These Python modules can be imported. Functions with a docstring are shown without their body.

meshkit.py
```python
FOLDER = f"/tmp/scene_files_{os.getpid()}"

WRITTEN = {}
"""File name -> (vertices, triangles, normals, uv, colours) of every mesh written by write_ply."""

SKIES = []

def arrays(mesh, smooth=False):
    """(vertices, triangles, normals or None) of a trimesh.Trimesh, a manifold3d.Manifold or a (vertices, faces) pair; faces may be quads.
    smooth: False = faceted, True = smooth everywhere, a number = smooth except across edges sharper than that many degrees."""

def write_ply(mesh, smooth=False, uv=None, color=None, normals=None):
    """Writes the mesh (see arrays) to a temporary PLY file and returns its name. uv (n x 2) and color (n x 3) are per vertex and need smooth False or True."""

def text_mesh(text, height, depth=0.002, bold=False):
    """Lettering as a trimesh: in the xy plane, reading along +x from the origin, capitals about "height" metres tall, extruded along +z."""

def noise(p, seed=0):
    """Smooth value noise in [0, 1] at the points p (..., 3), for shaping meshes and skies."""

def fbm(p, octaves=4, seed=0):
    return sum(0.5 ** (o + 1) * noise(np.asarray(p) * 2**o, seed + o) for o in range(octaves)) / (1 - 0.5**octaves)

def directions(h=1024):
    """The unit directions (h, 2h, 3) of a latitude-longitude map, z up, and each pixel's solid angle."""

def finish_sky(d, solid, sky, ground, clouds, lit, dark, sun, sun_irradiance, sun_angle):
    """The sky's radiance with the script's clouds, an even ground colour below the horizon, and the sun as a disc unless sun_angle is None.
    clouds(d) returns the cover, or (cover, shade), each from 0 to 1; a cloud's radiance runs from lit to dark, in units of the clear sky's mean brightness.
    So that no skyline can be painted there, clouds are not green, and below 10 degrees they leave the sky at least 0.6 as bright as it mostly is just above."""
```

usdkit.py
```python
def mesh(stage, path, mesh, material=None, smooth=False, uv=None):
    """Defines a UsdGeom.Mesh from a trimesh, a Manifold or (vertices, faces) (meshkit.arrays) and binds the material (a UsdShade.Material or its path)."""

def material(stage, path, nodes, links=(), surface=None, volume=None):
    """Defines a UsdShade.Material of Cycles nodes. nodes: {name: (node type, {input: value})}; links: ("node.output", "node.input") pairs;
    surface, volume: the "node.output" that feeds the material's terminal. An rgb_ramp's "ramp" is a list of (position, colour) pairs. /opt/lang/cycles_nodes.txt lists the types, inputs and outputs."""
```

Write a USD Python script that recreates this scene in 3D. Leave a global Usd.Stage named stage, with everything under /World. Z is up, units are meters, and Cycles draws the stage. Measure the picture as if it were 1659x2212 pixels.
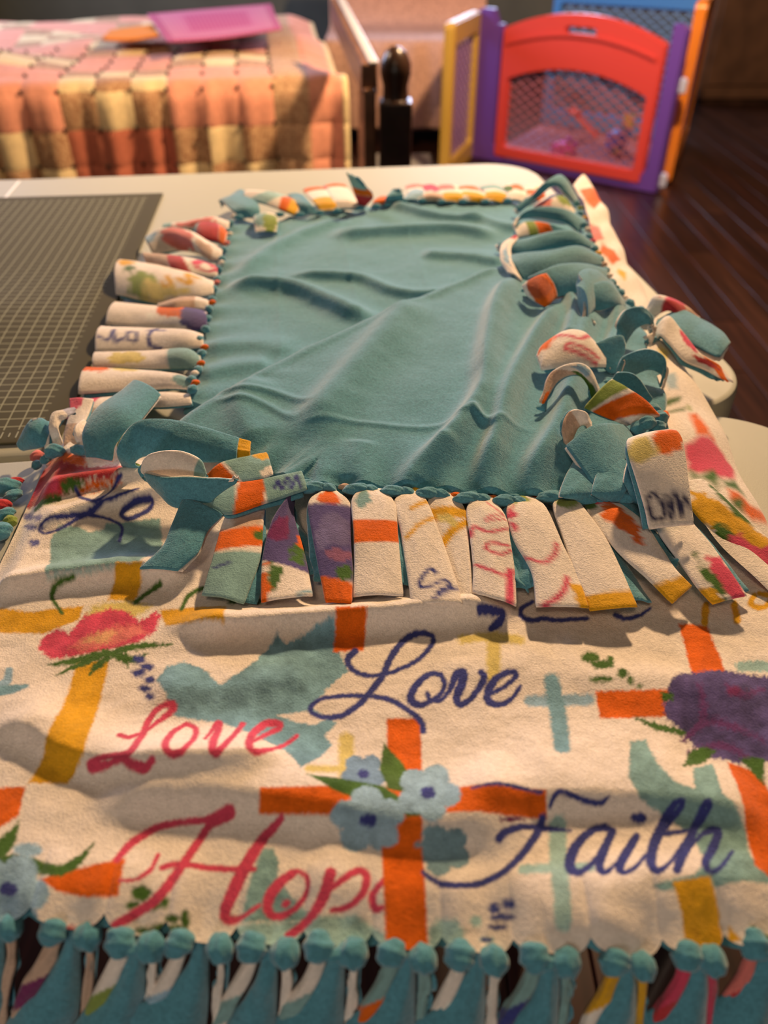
import math, random
import numpy as np, trimesh
import usdkit, meshkit
from pxr import Usd, UsdGeom, UsdLux, UsdShade, Gf, Sdf, Vt

stage = Usd.Stage.CreateInMemory()
UsdGeom.SetStageUpAxis(stage, 'Z')
UsdGeom.SetStageMetersPerUnit(stage, 1.0)
UsdGeom.Xform.Define(stage, '/World')
UsdGeom.Scope.Define(stage, '/World/Looks')
W, H = 1659.0, 2212.0
F = 1700.0                      # focal length in pixels
TZ = 0.74                       # table top height
PITCH = math.radians(38.0)
CAM = np.array([0.0, 0.0, TZ + 0.37])
# ------------------------------------------------------------------ camera
cam = UsdGeom.Camera.Define(stage, '/World/camera')
cam.CreateHorizontalApertureAttr(36.0)
cam.CreateFocalLengthAttr(36.0 * F / W)
cam.CreateFStopAttr(6.6)
cam.CreateFocusDistanceAttr(0.535)
cam.CreateClippingRangeAttr(Gf.Vec2f(0.02, 100))
cam.CreateExposureAttr(-0.36)
cam.AddTranslateOp().Set(Gf.Vec3d(*CAM))
cam.AddRotateXOp().Set(90.0 - 38.0)
# ------------------------------------------------------------------ light
def light(kind, name, loc, color, inten, rot=None, **kw):
    l = getattr(UsdLux, kind).Define(stage, '/World/' + name)
    l.CreateColorAttr(Gf.Vec3f(*color)); l.CreateIntensityAttr(inten)
    for k, v in kw.items():
        getattr(l, 'Create%sAttr' % k)(v)
    l.AddTranslateOp().Set(Gf.Vec3d(*loc))
    if rot: l.AddRotateXYZOp().Set(Gf.Vec3f(*rot))
    return l
light('SphereLight', 'unseen_lamp_light', (0.78, 2.50, 2.12), (1.0, 0.65, 0.345), 2050.0, Radius=0.075)  # out of view, warm main light on the blanket from the far right
light('RectLight', 'unseen_back_light', (0.9, 6.40, 1.75), (0.60, 0.70, 1.0), 30.0, rot=(-90, 0, 0), Width=1.3, Height=1.0)  # unseen cool source at the back, for the sheen on floor and table
light('RectLight', 'unseen_side_light', (-2.6, 4.6, 1.9), (0.60, 0.68, 1.0), 22.0, rot=(0, -70, -10), Width=1.2, Height=1.2)  # unseen cool source at the left, brightens the top of the quilt
light('SphereLight', 'unseen_overhead_light', (-0.3, -0.75, 2.40), (1.0, 0.70, 0.46), 18.0, Radius=0.2)  # out of view above and behind the camera, lights the near fringe
light('SphereLight', 'unseen_low_light', (-0.5, -1.3, 0.95), (0.98, 0.92, 0.84), 22.0, Radius=0.15)  # unseen low source behind the camera, placed to light the hanging tails
light('SphereLight', 'unseen_quilt_light', (-0.70, 2.35, 1.40), (1.0, 0.68, 0.45), 66.0, Radius=0.10)  # out of view over the bed, placed to light the quilt front
dome = UsdLux.DomeLight.Define(stage, '/World/ambient')
dome.CreateColorAttr(Gf.Vec3f(1.0, 0.82, 0.62)); dome.CreateIntensityAttr(0.014)

# ------------------------------------------------------------------ pixel <-> point helpers
cp, sp = math.cos(PITCH), math.sin(PITCH)
FWD = np.array([0, cp, -sp]); UP = np.array([0, sp, cp]); RT = np.array([1.0, 0, 0])
def ray(px, py):
    px = np.asarray(px, float); py = np.asarray(py, float)
    return (FWD * F + RT * (px[..., None] - W / 2) - UP * (py[..., None] - H / 2)) / F
def at(px, py, z):
    """point of height z (m, absolute) seen at pixel (px, py)"""
    d = ray(px, py)
    t = (np.asarray(z) - CAM[2]) / d[..., 2]
    return CAM + d * np.asarray(t)[..., None]
def onplane(px, py, y):
    d = ray(px, py)
    return CAM + d * (y / d[..., 1])[..., None]
def proj(p):
    q = np.asarray(p) - CAM
    dz = q @ FWD
    return W / 2 + F * (q @ RT) / dz, H / 2 - F * (q @ UP) / dz
def catmull(pts, n):
    p = np.asarray(pts, float)
    if len(p) == 2:
        t = np.linspace(0, 1, n)[:, None]
        return p[0] * (1 - t) + p[1] * t
    q = np.vstack([2 * p[0] - p[1], p, 2 * p[-1] - p[-2]])
    u = np.linspace(0, len(p) - 1, n); i = np.minimum(u.astype(int), len(p) - 2); t = (u - i)[:, None]
    a, b, c, d = q[i], q[i + 1], q[i + 2], q[i + 3]
    return 0.5 * (2 * b + (c - a) * t + (2 * a - 5 * b + 4 * c - d) * t**2 + (3 * b - a - 3 * c + d) * t**3)
def resample(pts, n):
    p = catmull(pts, 400) if len(pts) > 2 else catmull(pts, 50)
    s = np.r_[0, np.cumsum(np.linalg.norm(np.diff(p, axis=0), axis=1))]
    u = np.linspace(0, s[-1], n)
    return np.stack([np.interp(u, s, p[:, k]) for k in range(p.shape[1])], 1)

# ------------------------------------------------------------------ prim helpers
used = {}
def numbered(path):
    n = used.get(path, 0); used[path] = n + 1
    return path if n == 0 else '%s_%03d' % (path, n)
def pathof(parent):
    return '/World' if parent is None else (parent if isinstance(parent, str) else str(parent.GetPath()))
def tag(p, label=None, cat=None, group=None, kind=None):
    for k, v in (('label', label), ('category', cat), ('group', group), ('kind', kind)):
        if v: p.SetCustomDataByKey(k, v)
    return p
def obj(name, m, mat, parent=None, smooth=40, col=None, vec=None):
    path = numbered(pathof(parent) + '/' + name)
    g = usdkit.mesh(stage, path, m, mat, smooth=True if (col is not None or vec is not None) else smooth)
    for nm, val, ty in (('col', col, Sdf.ValueTypeNames.Color3fArray), ('fab', vec, Sdf.ValueTypeNames.Float3Array)):
        if val is not None:
            UsdGeom.PrimvarsAPI(g).CreatePrimvar(nm, ty, 'vertex').Set(Vt.Vec3fArray.FromNumpy(np.ascontiguousarray(val, np.float32)))
    return g.GetPrim()
def xform(name, label=None, cat=None, group=None, loc=(0, 0, 0), parent=None):
    x = UsdGeom.Xform.Define(stage, numbered(pathof(parent) + '/' + name))
    x.AddTranslateOp().Set(Gf.Vec3d(*map(float, loc)))
    return tag(x.GetPrim(), label, cat, group)
def gridmesh(P, flip=False):
    """grid (n, m, 3) -> vertices, triangles"""
    n, m = P.shape[:2]
    i = np.arange(n * m).reshape(n, m)
    q = np.stack([i[:-1, :-1], i[:-1, 1:], i[1:, 1:], i[1:, :-1]], -1).reshape(-1, 4)
    if flip: q = q[:, ::-1]
    return P.reshape(-1, 3), np.vstack([q[:, [0, 1, 2]], q[:, [0, 2, 3]]])
def gridnormals(P):
    n = np.cross(np.gradient(P, axis=0), np.gradient(P, axis=1))
    return n / np.maximum(np.linalg.norm(n, axis=-1, keepdims=True), 1e-12)
def slab(P, N, th):
    """closed solid with top surface P and thickness th against N; rounded rim. also returns index of the top vertex of each vertex"""
    n, m = P.shape[:2]
    ds = np.gradient(P, axis=0); dt = np.gradient(P, axis=1)
    Pin = P.copy()
    B = Pin - N * th
    mid = Pin - N * th / 2
    out = np.zeros_like(P)
    out[0] -= ds[0]; out[-1] += ds[-1]; out[:, 0] -= dt[:, 0]; out[:, -1] += dt[:, -1]
    out /= np.maximum(np.linalg.norm(out, axis=-1, keepdims=True), 1e-9)
    ring = np.r_[np.arange(m), np.arange(1, n) * m + m - 1, (n - 1) * m + np.arange(m - 2, -1, -1), np.arange(n - 2, 0, -1) * m]
    midv = (mid + out * th * 0.45).reshape(-1, 3)[ring]
    top, ft = gridmesh(P); bot, fb = gridmesh(B, True)
    nt = n * m; k = len(ring)
    V = np.vstack([top, bot, midv])
    r0 = ring; r1 = np.roll(ring, -1); a = 2 * nt + np.arange(k); b = np.roll(a, -1)
    side = np.vstack([np.c_[r0, a, b], np.c_[r0, b, r1], np.c_[a, r0 + nt, r1 + nt], np.c_[a, r1 + nt, b]])
    Fc = np.vstack([ft, fb + nt, side])
    src = np.r_[np.arange(nt), np.arange(nt), ring]
    t = trimesh.Trimesh(V, Fc, process=False)
    if t.volume < 0: Fc = Fc[:, ::-1]
    return V, Fc, src
def box(cx, cy, cz, sx, sy, sz):
    b = trimesh.creation.box((sx, sy, sz)); b.apply_translation((cx, cy, cz)); return b
def rbox(sx, sy, sz, r=0.005, loc=(0, 0, 0), rz=0.0):
    from manifold3d import Manifold
    r = min(r, sx / 2.01, sy / 2.01, sz / 2.01)
    s = Manifold.sphere(r, 12)
    ms = [s.translate((x * (sx / 2 - r), y * (sy / 2 - r), z * (sz / 2 - r))) for x in (-1, 1) for y in (-1, 1) for z in (-1, 1)]
    m = Manifold.batch_hull(ms).rotate((0, 0, math.degrees(rz))).translate(tuple(map(float, loc)))
    g = m.to_mesh()
    return trimesh.Trimesh(g.vert_properties[:, :3], g.tri_verts, process=False)
def tube(pts, r, seg=8):
    p = np.asarray(pts, float); n = len(p)
    T = np.gradient(p, axis=0); T /= np.maximum(np.linalg.norm(T, axis=1, keepdims=True), 1e-9)
    ref = np.array([0, 0, 1.0]) if abs(T[0, 2]) < 0.9 else np.array([1.0, 0, 0])
    A = np.cross(T, ref); A /= np.maximum(np.linalg.norm(A, axis=1, keepdims=True), 1e-9); B = np.cross(T, A)
    r = np.broadcast_to(r, n)
    th = np.arange(seg) / seg * 2 * np.pi
    V = p[:, None] + r[:, None, None] * (A[:, None] * np.cos(th)[None, :, None] + B[:, None] * np.sin(th)[None, :, None])
    i = np.arange(n * seg).reshape(n, seg); j = np.roll(i, -1, 1)
    f = np.vstack([np.c_[i[:-1].ravel(), j[:-1].ravel(), j[1:].ravel()], np.c_[i[:-1].ravel(), j[1:].ravel(), i[1:].ravel()]])
    V = np.vstack([V.reshape(-1, 3), p[0], p[-1]])
    f = np.vstack([f, np.c_[j[0], i[0], np.full(seg, n * seg)], np.c_[i[-1], j[-1], np.full(seg, n * seg + 1)]])
    t = trimesh.Trimesh(V, f, process=False)
    if t.volume < 0: t.invert()
    return t
cat_ = trimesh.util.concatenate
def ico(c, r, sub=3):
    s = trimesh.creation.icosphere(sub); s.vertices *= np.asarray(r); s.vertices += np.asarray(c); return s

# ------------------------------------------------------------------ materials
def M(name, nodes, links, surface='p.BSDF'):
    return usdkit.material(stage, '/World/Looks/' + name, nodes, links, surface=surface)
def plain(name, c, rough=0.5, metal=0.0, noise=0.0, nscale=30.0, bump=0.0, bscale=200.0, sheen=0.0, spec=0.5, c2=None, coat=0.0):
    nodes = {'p': ('principled_bsdf', dict(base_color=c, roughness=rough, metallic=metal, sheen_weight=sheen, specular_ior_level=spec, coat_weight=coat))}
    links = []
    if noise or c2 is not None or bump:
        nodes['g'] = ('geometry', {})
    if noise or c2 is not None:
        nodes['n'] = ('noise_texture', dict(scale=nscale, detail=3.0))
        lo = tuple(x * (1 - noise) for x in c) if c2 is None else c2
        hi = tuple(min(1, x * (1 + noise)) for x in c) if c2 is None else c
        nodes['r'] = ('rgb_ramp', dict(ramp=[(0.3, lo), (0.7, hi)]))
        links += [('g.position', 'n.vector'), ('n.fac', 'r.fac'), ('r.color', 'p.base_color')]
    if bump:
        nodes['bn'] = ('noise_texture', dict(scale=bscale, detail=3.0))
        nodes['b'] = ('bump', dict(strength=bump, distance=0.002))
        links += [('g.position', 'bn.vector'), ('bn.fac', 'b.height'), ('b.normal', 'p.normal')]
    return M(name, nodes, links)
def fleece(name, color=None, grain=1.16, sheen=0.30):
    """brushed polyester: matt, with sheen and a fine uneven pile"""
    nodes = {'g': ('geometry', {}),
             'n1': ('noise_texture', dict(scale=950.0, detail=2.0, roughness=0.6)),
             'n2': ('noise_texture', dict(scale=330.0, detail=3.0, roughness=0.6, distortion=0.6)),
             'ad': ('math', dict(math_type='add')),
             'r': ('map_range', dict(from_min=0.6, from_max=1.4, to_min=2 - grain, to_max=grain)),
             'mx': ('mix', dict(mix_type='multiply', fac=1.0)),
             'b': ('bump', dict(strength=0.40, distance=0.0014)),
             'p': ('principled_bsdf', dict(roughness=0.95, sheen_weight=sheen, sheen_roughness=0.45, specular_ior_level=0.08, sheen_tint=(1, 1, 1)))}
    links = [('g.position', 'n1.vector'), ('g.position', 'n2.vector'), ('n1.fac', 'ad.value1'), ('n2.fac', 'ad.value2'), ('ad.value', 'r.value'),
             ('ad.value', 'b.height'), ('b.normal', 'p.normal'), ('r.result', 'mx.color2'), ('mx.color', 'p.base_color')]
    if color is None:
        nodes['a'] = ('attribute', dict(attribute='col'))
        links.append(('a.color', 'mx.color1'))
    else:
        nodes['mx'][1]['color1'] = color
    return M(name, nodes, links)

C = dict(white=(0.92, 0.83, 0.76), teal=(0.100, 0.315, 0.42), orange=(0.82, 0.15, 0.010), yellow=(0.80, 0.42, 0.02), pink=(0.70, 0.075, 0.15),
         red=(0.55, 0.05, 0.06), navy=(0.050, 0.062, 0.27), sage=(0.25, 0.44, 0.45), bird=(0.22, 0.42, 0.53), green=(0.07, 0.16, 0.03), lime=(0.27, 0.36, 0.08),
         purple=(0.11, 0.085, 0.25), sky=(0.33, 0.52, 0.68), pale=(0.75, 0.62, 0.22), mint=(0.38, 0.60, 0.60), coral=(0.80, 0.22, 0.20), plum=(0.20, 0.03, 0.13), tan=(0.65, 0.45, 0.34))
C = {k: np.array(v) for k, v in C.items()}
M_PRINT = fleece('fleece_print')
M_TEAL = fleece('fleece_teal', tuple(C['teal']), 1.30, 0.6)
M_TABLE = plain('table_plastic', (0.46, 0.465, 0.405), rough=0.6, spec=0.3, bump=0.12, bscale=900.0)
M_STEEL = plain('grey_steel', (0.35, 0.35, 0.36), rough=0.35, metal=1.0)
M_WOOD = plain('dark_wood', (0.030, 0.014, 0.009), rough=0.28, noise=0.5, nscale=14.0)
M_BROWNRAIL = plain('brown_wood', (0.16, 0.075, 0.04), rough=0.35, noise=0.3, nscale=20.0)

# ------------------------------------------------------------------ setting
rng = random.Random(7)
planks_m = []
for k in range(5):
    c = np.array([(0.060, 0.020, 0.012), (0.075, 0.026, 0.015), (0.050, 0.017, 0.011), (0.085, 0.032, 0.019), (0.065, 0.019, 0.013)][k])
    planks_m.append(M('floorboard_%d' % k, {'g': ('geometry', {}), 'mp': ('mapping', dict(scale=(30.0, 1.6, 1.0))), 'n': ('noise_texture', dict(scale=1.0, detail=5.0, distortion=1.2)),
        'r': ('rgb_ramp', dict(ramp=[(0.3, tuple(c * 0.16)), (0.7, tuple(c * 0.55))])), 'p': ('principled_bsdf', dict(roughness=0.30, specular_ior_level=0.5))},
        [('g.position', 'mp.vector'), ('mp.vector', 'n.vector'), ('n.fac', 'r.fac'), ('r.color', 'p.base_color')]))
floor = obj('floor', box(0.4, 3.2, -0.03, 6.4, 7.2, 0.04), plain('subfloor', (0.02, 0.008, 0.005), rough=0.7))
tag(floor, 'dark reddish brown wooden plank floor', kind='structure')
def plank_row(x0, w):
    y = -0.3 + rng.random() * 0.6
    y0 = -0.3
    while y0 < 6.3:
        L = 0.9 + rng.random() * 0.7
        y1 = min(y0 + L, 6.4)
        m = rbox(w - 0.003, y1 - y0 - 0.003, 0.012, 0.002, (x0 + w / 2, (y0 + y1) / 2, -0.006 + rng.uniform(-0.0004, 0.0004)))
        obj('plank', m, planks_m[rng.randrange(5)], floor, smooth=30)
        y0 = y1
x = -2.6
while x < 3.4:
    plank_row(x, 0.115 if x > -0.9 else 0.23); x += 0.115 if x > -0.9 else 0.23
wall = obj('wall_back', box(0.4, 6.55, 1.2, 6.4, 0.12, 2.5), plain('back_wall_paint', (0.10, 0.105, 0.085), rough=0.8, noise=0.12, nscale=4.0))
tag(wall, 'dull grey green back wall', kind='structure')
wall = obj('wall_right', box(3.5, 3.2, 1.2, 0.12, 7.0, 2.5), plain('side_wall_paint', (0.09, 0.055, 0.035), rough=0.8, noise=0.15, nscale=4.0))
tag(wall, 'dark brown side wall', kind='structure')
bb = obj('baseboard_back', rbox(6.2, 0.018, 0.11, 0.004, (0.4, 6.48, 0.055)), M_WOOD)
tag(bb, 'dark wooden baseboard along the back wall', kind='structure')

# ------------------------------------------------------------------ two folding tables
from shapely.geometry import Polygon, box as sbox
def table_slab(corners, r, z, th):
    poly = Polygon(corners).buffer(-r).buffer(r, 24)
    rings = []
    edge = 0.007
    for inset, dz in ((edge, -th), (0.0, -th + edge), (0.0, -edge), (0.002, -edge * 0.35), (edge, 0.0)):
        q = Polygon(corners).buffer(-r).buffer(r - inset, 24)
        c = np.array(q.exterior.coords)[:-1]
        rings.append(np.c_[c, np.full(len(c), z + dz)])
    k = min(len(q) for q in rings)
    V, Fc = [], []
    base = np.array(poly.exterior.coords)[:-1]
    cen = base.mean(0); n = len(rings[0])
    ok = all(len(q) == n for q in rings)
    assert ok
    V = np.vstack(rings + [np.r_[cen, z - th][None], np.r_[cen, z][None]])
    for a in range(len(rings) - 1):
        i = np.arange(n); j = (i + 1) % n
        Fc += [np.c_[a * n + i, a * n + j, (a + 1) * n + j], np.c_[a * n + i, (a + 1) * n + j, (a + 1) * n + i]]
    i = np.arange(n); j = (i + 1) % n
    Fc += [np.c_[j, i, np.full(n, len(rings) * n)], np.c_[(len(rings) - 1) * n + i, (len(rings) - 1) * n + j, np.full(n, len(rings) * n + 1)]]
    t = trimesh.Trimesh(V, np.vstack(Fc), process=False)
    if t.volume < 0: t.invert()
    return t
def fit_line(a, b):
    return np.array(a)[:2], (np.array(b) - np.array(a))[:2] / np.linalg.norm((np.array(b) - np.array(a))[:2])
fA, fB = at(0, 387, TZ)[:2], at(1000, 353, TZ)[:2]
ux = (fB - fA) / np.linalg.norm(fB - fA); uy = np.array([-ux[1], ux[0]])
rp = at(1389, 596, TZ)[:2]                       # a point of the far table's right edge
fr = fA + ux * ((rp - fA) @ ux)                  # far right corner
depth_far = -((at(1490, 884, TZ)[:2] - fA) @ uy)
far_c = [fr, fr - ux * 1.55, fr - ux * 1.55 - uy * depth_far, fr - uy * depth_far]
gap = 0.006
n0 = fr - uy * (depth_far + gap)
nr = max(((at(1672, 1000, TZ)[:2] - fA) @ ux) - ((fr - fA) @ ux), 0.0)
near_depth = ((n0 - np.array([0, 0.228])) @ uy)
near_c = [n0 + ux * nr, n0 - ux * 1.6, n0 - ux * 1.6 - uy * near_depth, n0 + ux * nr - uy * near_depth]
def make_table(name, corners, label, seam=None):
    t = xform(name, label, 'table', loc=(0, 0, 0))
    obj('table_top', table_slab(corners, 0.085, TZ, 0.042), M_TABLE, t, smooth=35)
    cs = np.array(corners); cen = cs.mean(0)
    for c in cs:
        p = cen + (c - cen) * 0.80
        obj('leg', tube([(p[0], p[1], 0.0), (p[0], p[1], TZ - 0.04)], 0.014, 10), M_STEEL, t)
    if seam is not None:
        a, b = seam
        d = (b - a) / np.linalg.norm(b - a); nrm = np.array([-d[1], d[0]]) * 0.002
        v = np.array([[*(a - nrm), TZ + 0.0004], [*(b - nrm), TZ + 0.0004], [*(b + nrm), TZ + 0.0004], [*(a + nrm), TZ + 0.0004]])
        m = trimesh.convex.convex_hull(np.vstack([v, v - [0, 0, 0.003]]))
        tag(obj('centre_seam', m, plain('seam_plastic', (0.93, 0.9, 0.84), rough=0.5), t), 'paler moulded seam across the table top')
    return t
s0 = at(42, 391, TZ)[:2]
make_table('folding_table', far_c, 'cream plastic folding table under the far half of the blanket and the cutting mat', (s0, s0 - uy * (depth_far - 0.01)))
make_table('folding_table', near_c, 'cream plastic folding table nearest the viewer, under the printed front of the blanket')

# ------------------------------------------------------------------ cutting mat
mTR, mBR = at(352, 421, TZ)[:2], at(128, 957, TZ)[:2]
mv = (mTR - mBR); mL = np.linalg.norm(mv); mv /= mL; mu = np.array([-mv[1], mv[0]])     # mv away, mu to the left
n, m = 120, 110
U, V = np.meshgrid(np.linspace(0, 0.62, n), np.linspace(0, mL, m), indexing='ij')
XY = mBR + U[..., None] * mu + V[..., None] * mv
yy = XY[..., 1]
Z = TZ + 0.0030 + 0.0075 * np.exp(-((V - mL * 0.36) / 0.085) ** 2) * np.clip(U / 0.16, 0.2, 1) + 0.003 * np.exp(-((V - mL * 0.10) / 0.05) ** 2) * np.clip(U / 0.1, 0, 1)
P = np.dstack([XY, Z]); N = gridnormals(P); N *= np.sign(N[..., 2:])
Vm, Fm, src = slab(P, N, 0.0022)
matv = np.c_[U.ravel()[src], V.ravel()[src], np.zeros(len(src))]
def gridline(nodes, links, axis, period, width, tag_):
    nodes['d' + tag_] = ('math', dict(math_type='divide', value2=period)); nodes['f' + tag_] = ('math', dict(math_type='fraction'))
    nodes['s' + tag_] = ('math', dict(math_type='subtract', value2=0.5)); nodes['b' + tag_] = ('math', dict(math_type='absolute'))
    nodes['l' + tag_] = ('math', dict(math_type='greater_than', value2=0.5 - width / period / 2))
    links += [('xyz.' + axis, 'd%s.value1' % tag_), ('d%s.value' % tag_, 'f%s.value1' % tag_), ('f%s.value' % tag_, 's%s.value1' % tag_), ('s%s.value' % tag_, 'b%s.value1' % tag_), ('b%s.value' % tag_, 'l%s.value1' % tag_)]
nodes = {'a': ('attribute', dict(attribute='fab')), 'xyz': ('separate_xyz', {}), 'mm': ('math', dict(math_type='maximum')),
         'w1': ('math', dict(math_type='greater_than', value2=0.020)), 'w2': ('math', dict(math_type='greater_than', value2=0.020)), 'w3': ('math', dict(math_type='less_than', value2=mL - 0.02)),
         'k1': ('math', dict(math_type='multiply')), 'k2': ('math', dict(math_type='multiply')), 'k3': ('math', dict(math_type='multiply')),
         'mx': ('mix', dict(color1=(0.085, 0.078, 0.046), color2=(0.36, 0.37, 0.27))), 'p': ('principled_bsdf', dict(roughness=0.8, specular_ior_level=0.12))}
links = [('a.vector', 'xyz.vector'), ('lx.value', 'mm.value1'), ('ly.value', 'mm.value2'), ('xyz.x', 'w1.value1'), ('xyz.y', 'w2.value1'), ('xyz.y', 'w3.value1'),
         ('mm.value', 'k1.value1'), ('w1.value', 'k1.value2'), ('k1.value', 'k2.value1'), ('w2.value', 'k2.value2'), ('k2.value', 'k3.value1'), ('w3.value', 'k3.value2'),
         ('k3.value', 'mx.fac'), ('mx.color', 'p.base_color')]
gridline(nodes, links, 'x', 0.0127, 0.0011, 'x'); gridline(nodes, links, 'y', 0.0127, 0.0011, 'y')
M_MAT = M('cutting_mat', nodes, links)
mat_ = xform('cutting_mat', 'dark olive cutting mat with pale grid lines lying left of the blanket', 'cutting mat')
obj('mat_sheet', (Vm, Fm), M_MAT, mat_, vec=matv)
ticks = [box(0, 0, 0, 0.0008, (0.006 if k % 2 else 0.010), 0.0006) for k in range(90)]
for k, t in enumerate(ticks):
    u, v = 0.012 + k * 0.00635, 0.0115
    R = np.eye(4); R[:2, 0] = -mu; R[:2, 1] = mv
    zz = np.interp(u, U[:, 0], Z[:, int(v / mL * (m - 1))])
    R[:3, 3] = [*(mBR + mu * u + mv * v), zz + 0.0002]
    t.apply_transform(R)
tag(obj('ruler_marks', cat_(ticks), plain('mat_ink', (0.40, 0.41, 0.30), rough=0.7), mat_), 'pale printed ruler ticks', kind='stuff')
# ------------------------------------------------------------------ the folded fleece blanket
def zt(mm): return TZ + np.asarray(mm, float) / 1000.0
def plan(pts, mm):
    """traced pixels at a height above the table -> plan points (x, y)"""
    a = np.array(pts, float); return at(a[:, 0], a[:, 1], zt(mm))[:, :2]
def segdist(X, Y, pts):
    """distance to a polyline, side (+ = left of travel) and position along it (0..1)"""
    best = np.full(X.shape, 1e9); side = np.zeros(X.shape); along = np.zeros(X.shape)
    L = np.r_[0, np.cumsum(np.hypot(*np.diff(pts, axis=0).T))]
    for i in range(len(pts) - 1):
        ax, ay = pts[i]; dx, dy = pts[i + 1] - pts[i]; l2 = dx * dx + dy * dy + 1e-18
        t = np.clip(((X - ax) * dx + (Y - ay) * dy) / l2, 0, 1)
        ex, ey = X - ax - t * dx, Y - ay - t * dy
        d = np.hypot(ex, ey); k = d < best
        best[k] = d[k]; side[k] = np.sign(dx * ey - dy * ex)[k]; along[k] = ((L[i] + t * (L[i + 1] - L[i])) / L[-1])[k]
    return best, side, along
class Ridge:
    def __init__(s, pts, amp, wl, wr, mm, fade=0.18):
        s.p = catmull(plan(pts, mm), max(12, 5 * len(pts))); s.a, s.wl, s.wr, s.f = amp / 1000, wl / 1000, wr / 1000, fade; s.p0 = mm
    def __call__(s, X, Y):
        m = 3.2 * max(s.wl, s.wr); lo, hi = s.p.min(0) - m, s.p.max(0) + m
        out = np.zeros(X.shape); k = (X > lo[0]) & (X < hi[0]) & (Y > lo[1]) & (Y < hi[1])
        if k.any():
            d, sd, al = segdist(X[k], Y[k], s.p)
            w = np.where(sd > 0, s.wl, s.wr); e = np.clip(np.minimum(al, 1 - al) / s.f, 0, 1) if s.f > 0 else 1.0
            out[k] = s.a * np.exp(-(d / w) ** 2) * e * e * (3 - 2 * e)
        return out
sstep = lambda a, b, x: (lambda t: t * t * (3 - 2 * t))(np.clip((x - a) / (b - a), 0, 1))
# base print layer: wrinkles run across; travelling to the right, "left" is the side away from the viewer
BR = [Ridge([(-60, 1262), (150, 1232), (300, 1218), (430, 1228)], 11, 15, 9, 22),
      Ridge([(330, 1320), (500, 1335), (700, 1322), (860, 1308), (1010, 1296), (1150, 1290)], 12, 15, 9, 24),
      Ridge([(60, 1120), (150, 1085), (260, 1062), (380, 1040)], 7, 12, 8, 24),
      Ridge([(60, 1030), (160, 1018), (300, 1005), (400, 1000)], 9, 12, 10, 30),
      Ridge([(-60, 1545), (60, 1560), (130, 1600), (250, 1632), (420, 1640), (560, 1625), (640, 1590)], 9, 20, 10, 22),
      Ridge([(150, 1700), (420, 1690), (650, 1712), (870, 1752), (1020, 1752), (1180, 1740)], 11, 26, 14, 24),
      Ridge([(960, 1690), (1150, 1700), (1400, 1705), (1700, 1740)], 9, 22, 13, 22),
      Ridge([(-60, 1960), (60, 1940), (160, 1925), (300, 1940), (420, 1985)], 6, 18, 18, 18),
      Ridge([(1060, 1965), (1250, 1930), (1450, 1900), (1600, 1895), (1720, 1900)], 6, 20, 24, 20),
      Ridge([(1180, 2010), (1300, 1985), (1420, 2015)], 4, 9, 8, 20),
      Ridge([(640, 1840), (760, 1900), (900, 1930), (1080, 1925)], 3, 16, 18, 18),
      Ridge([(900, 1450), (1150, 1430), (1400, 1470), (1700, 1500)], 3, 18, 22, 16),
      Ridge([(300, 1480), (500, 1470), (700, 1440)], 4, 16, 14, 18),
      Ridge([(1100, 1640), (1300, 1610), (1500, 1640)], 3, 16, 22, 16)]
for r in BR: r.a *= 1.12; r.wr *= 0.85
xl_p = plan([(96, 992), (0, 1185)], 12)
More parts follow.
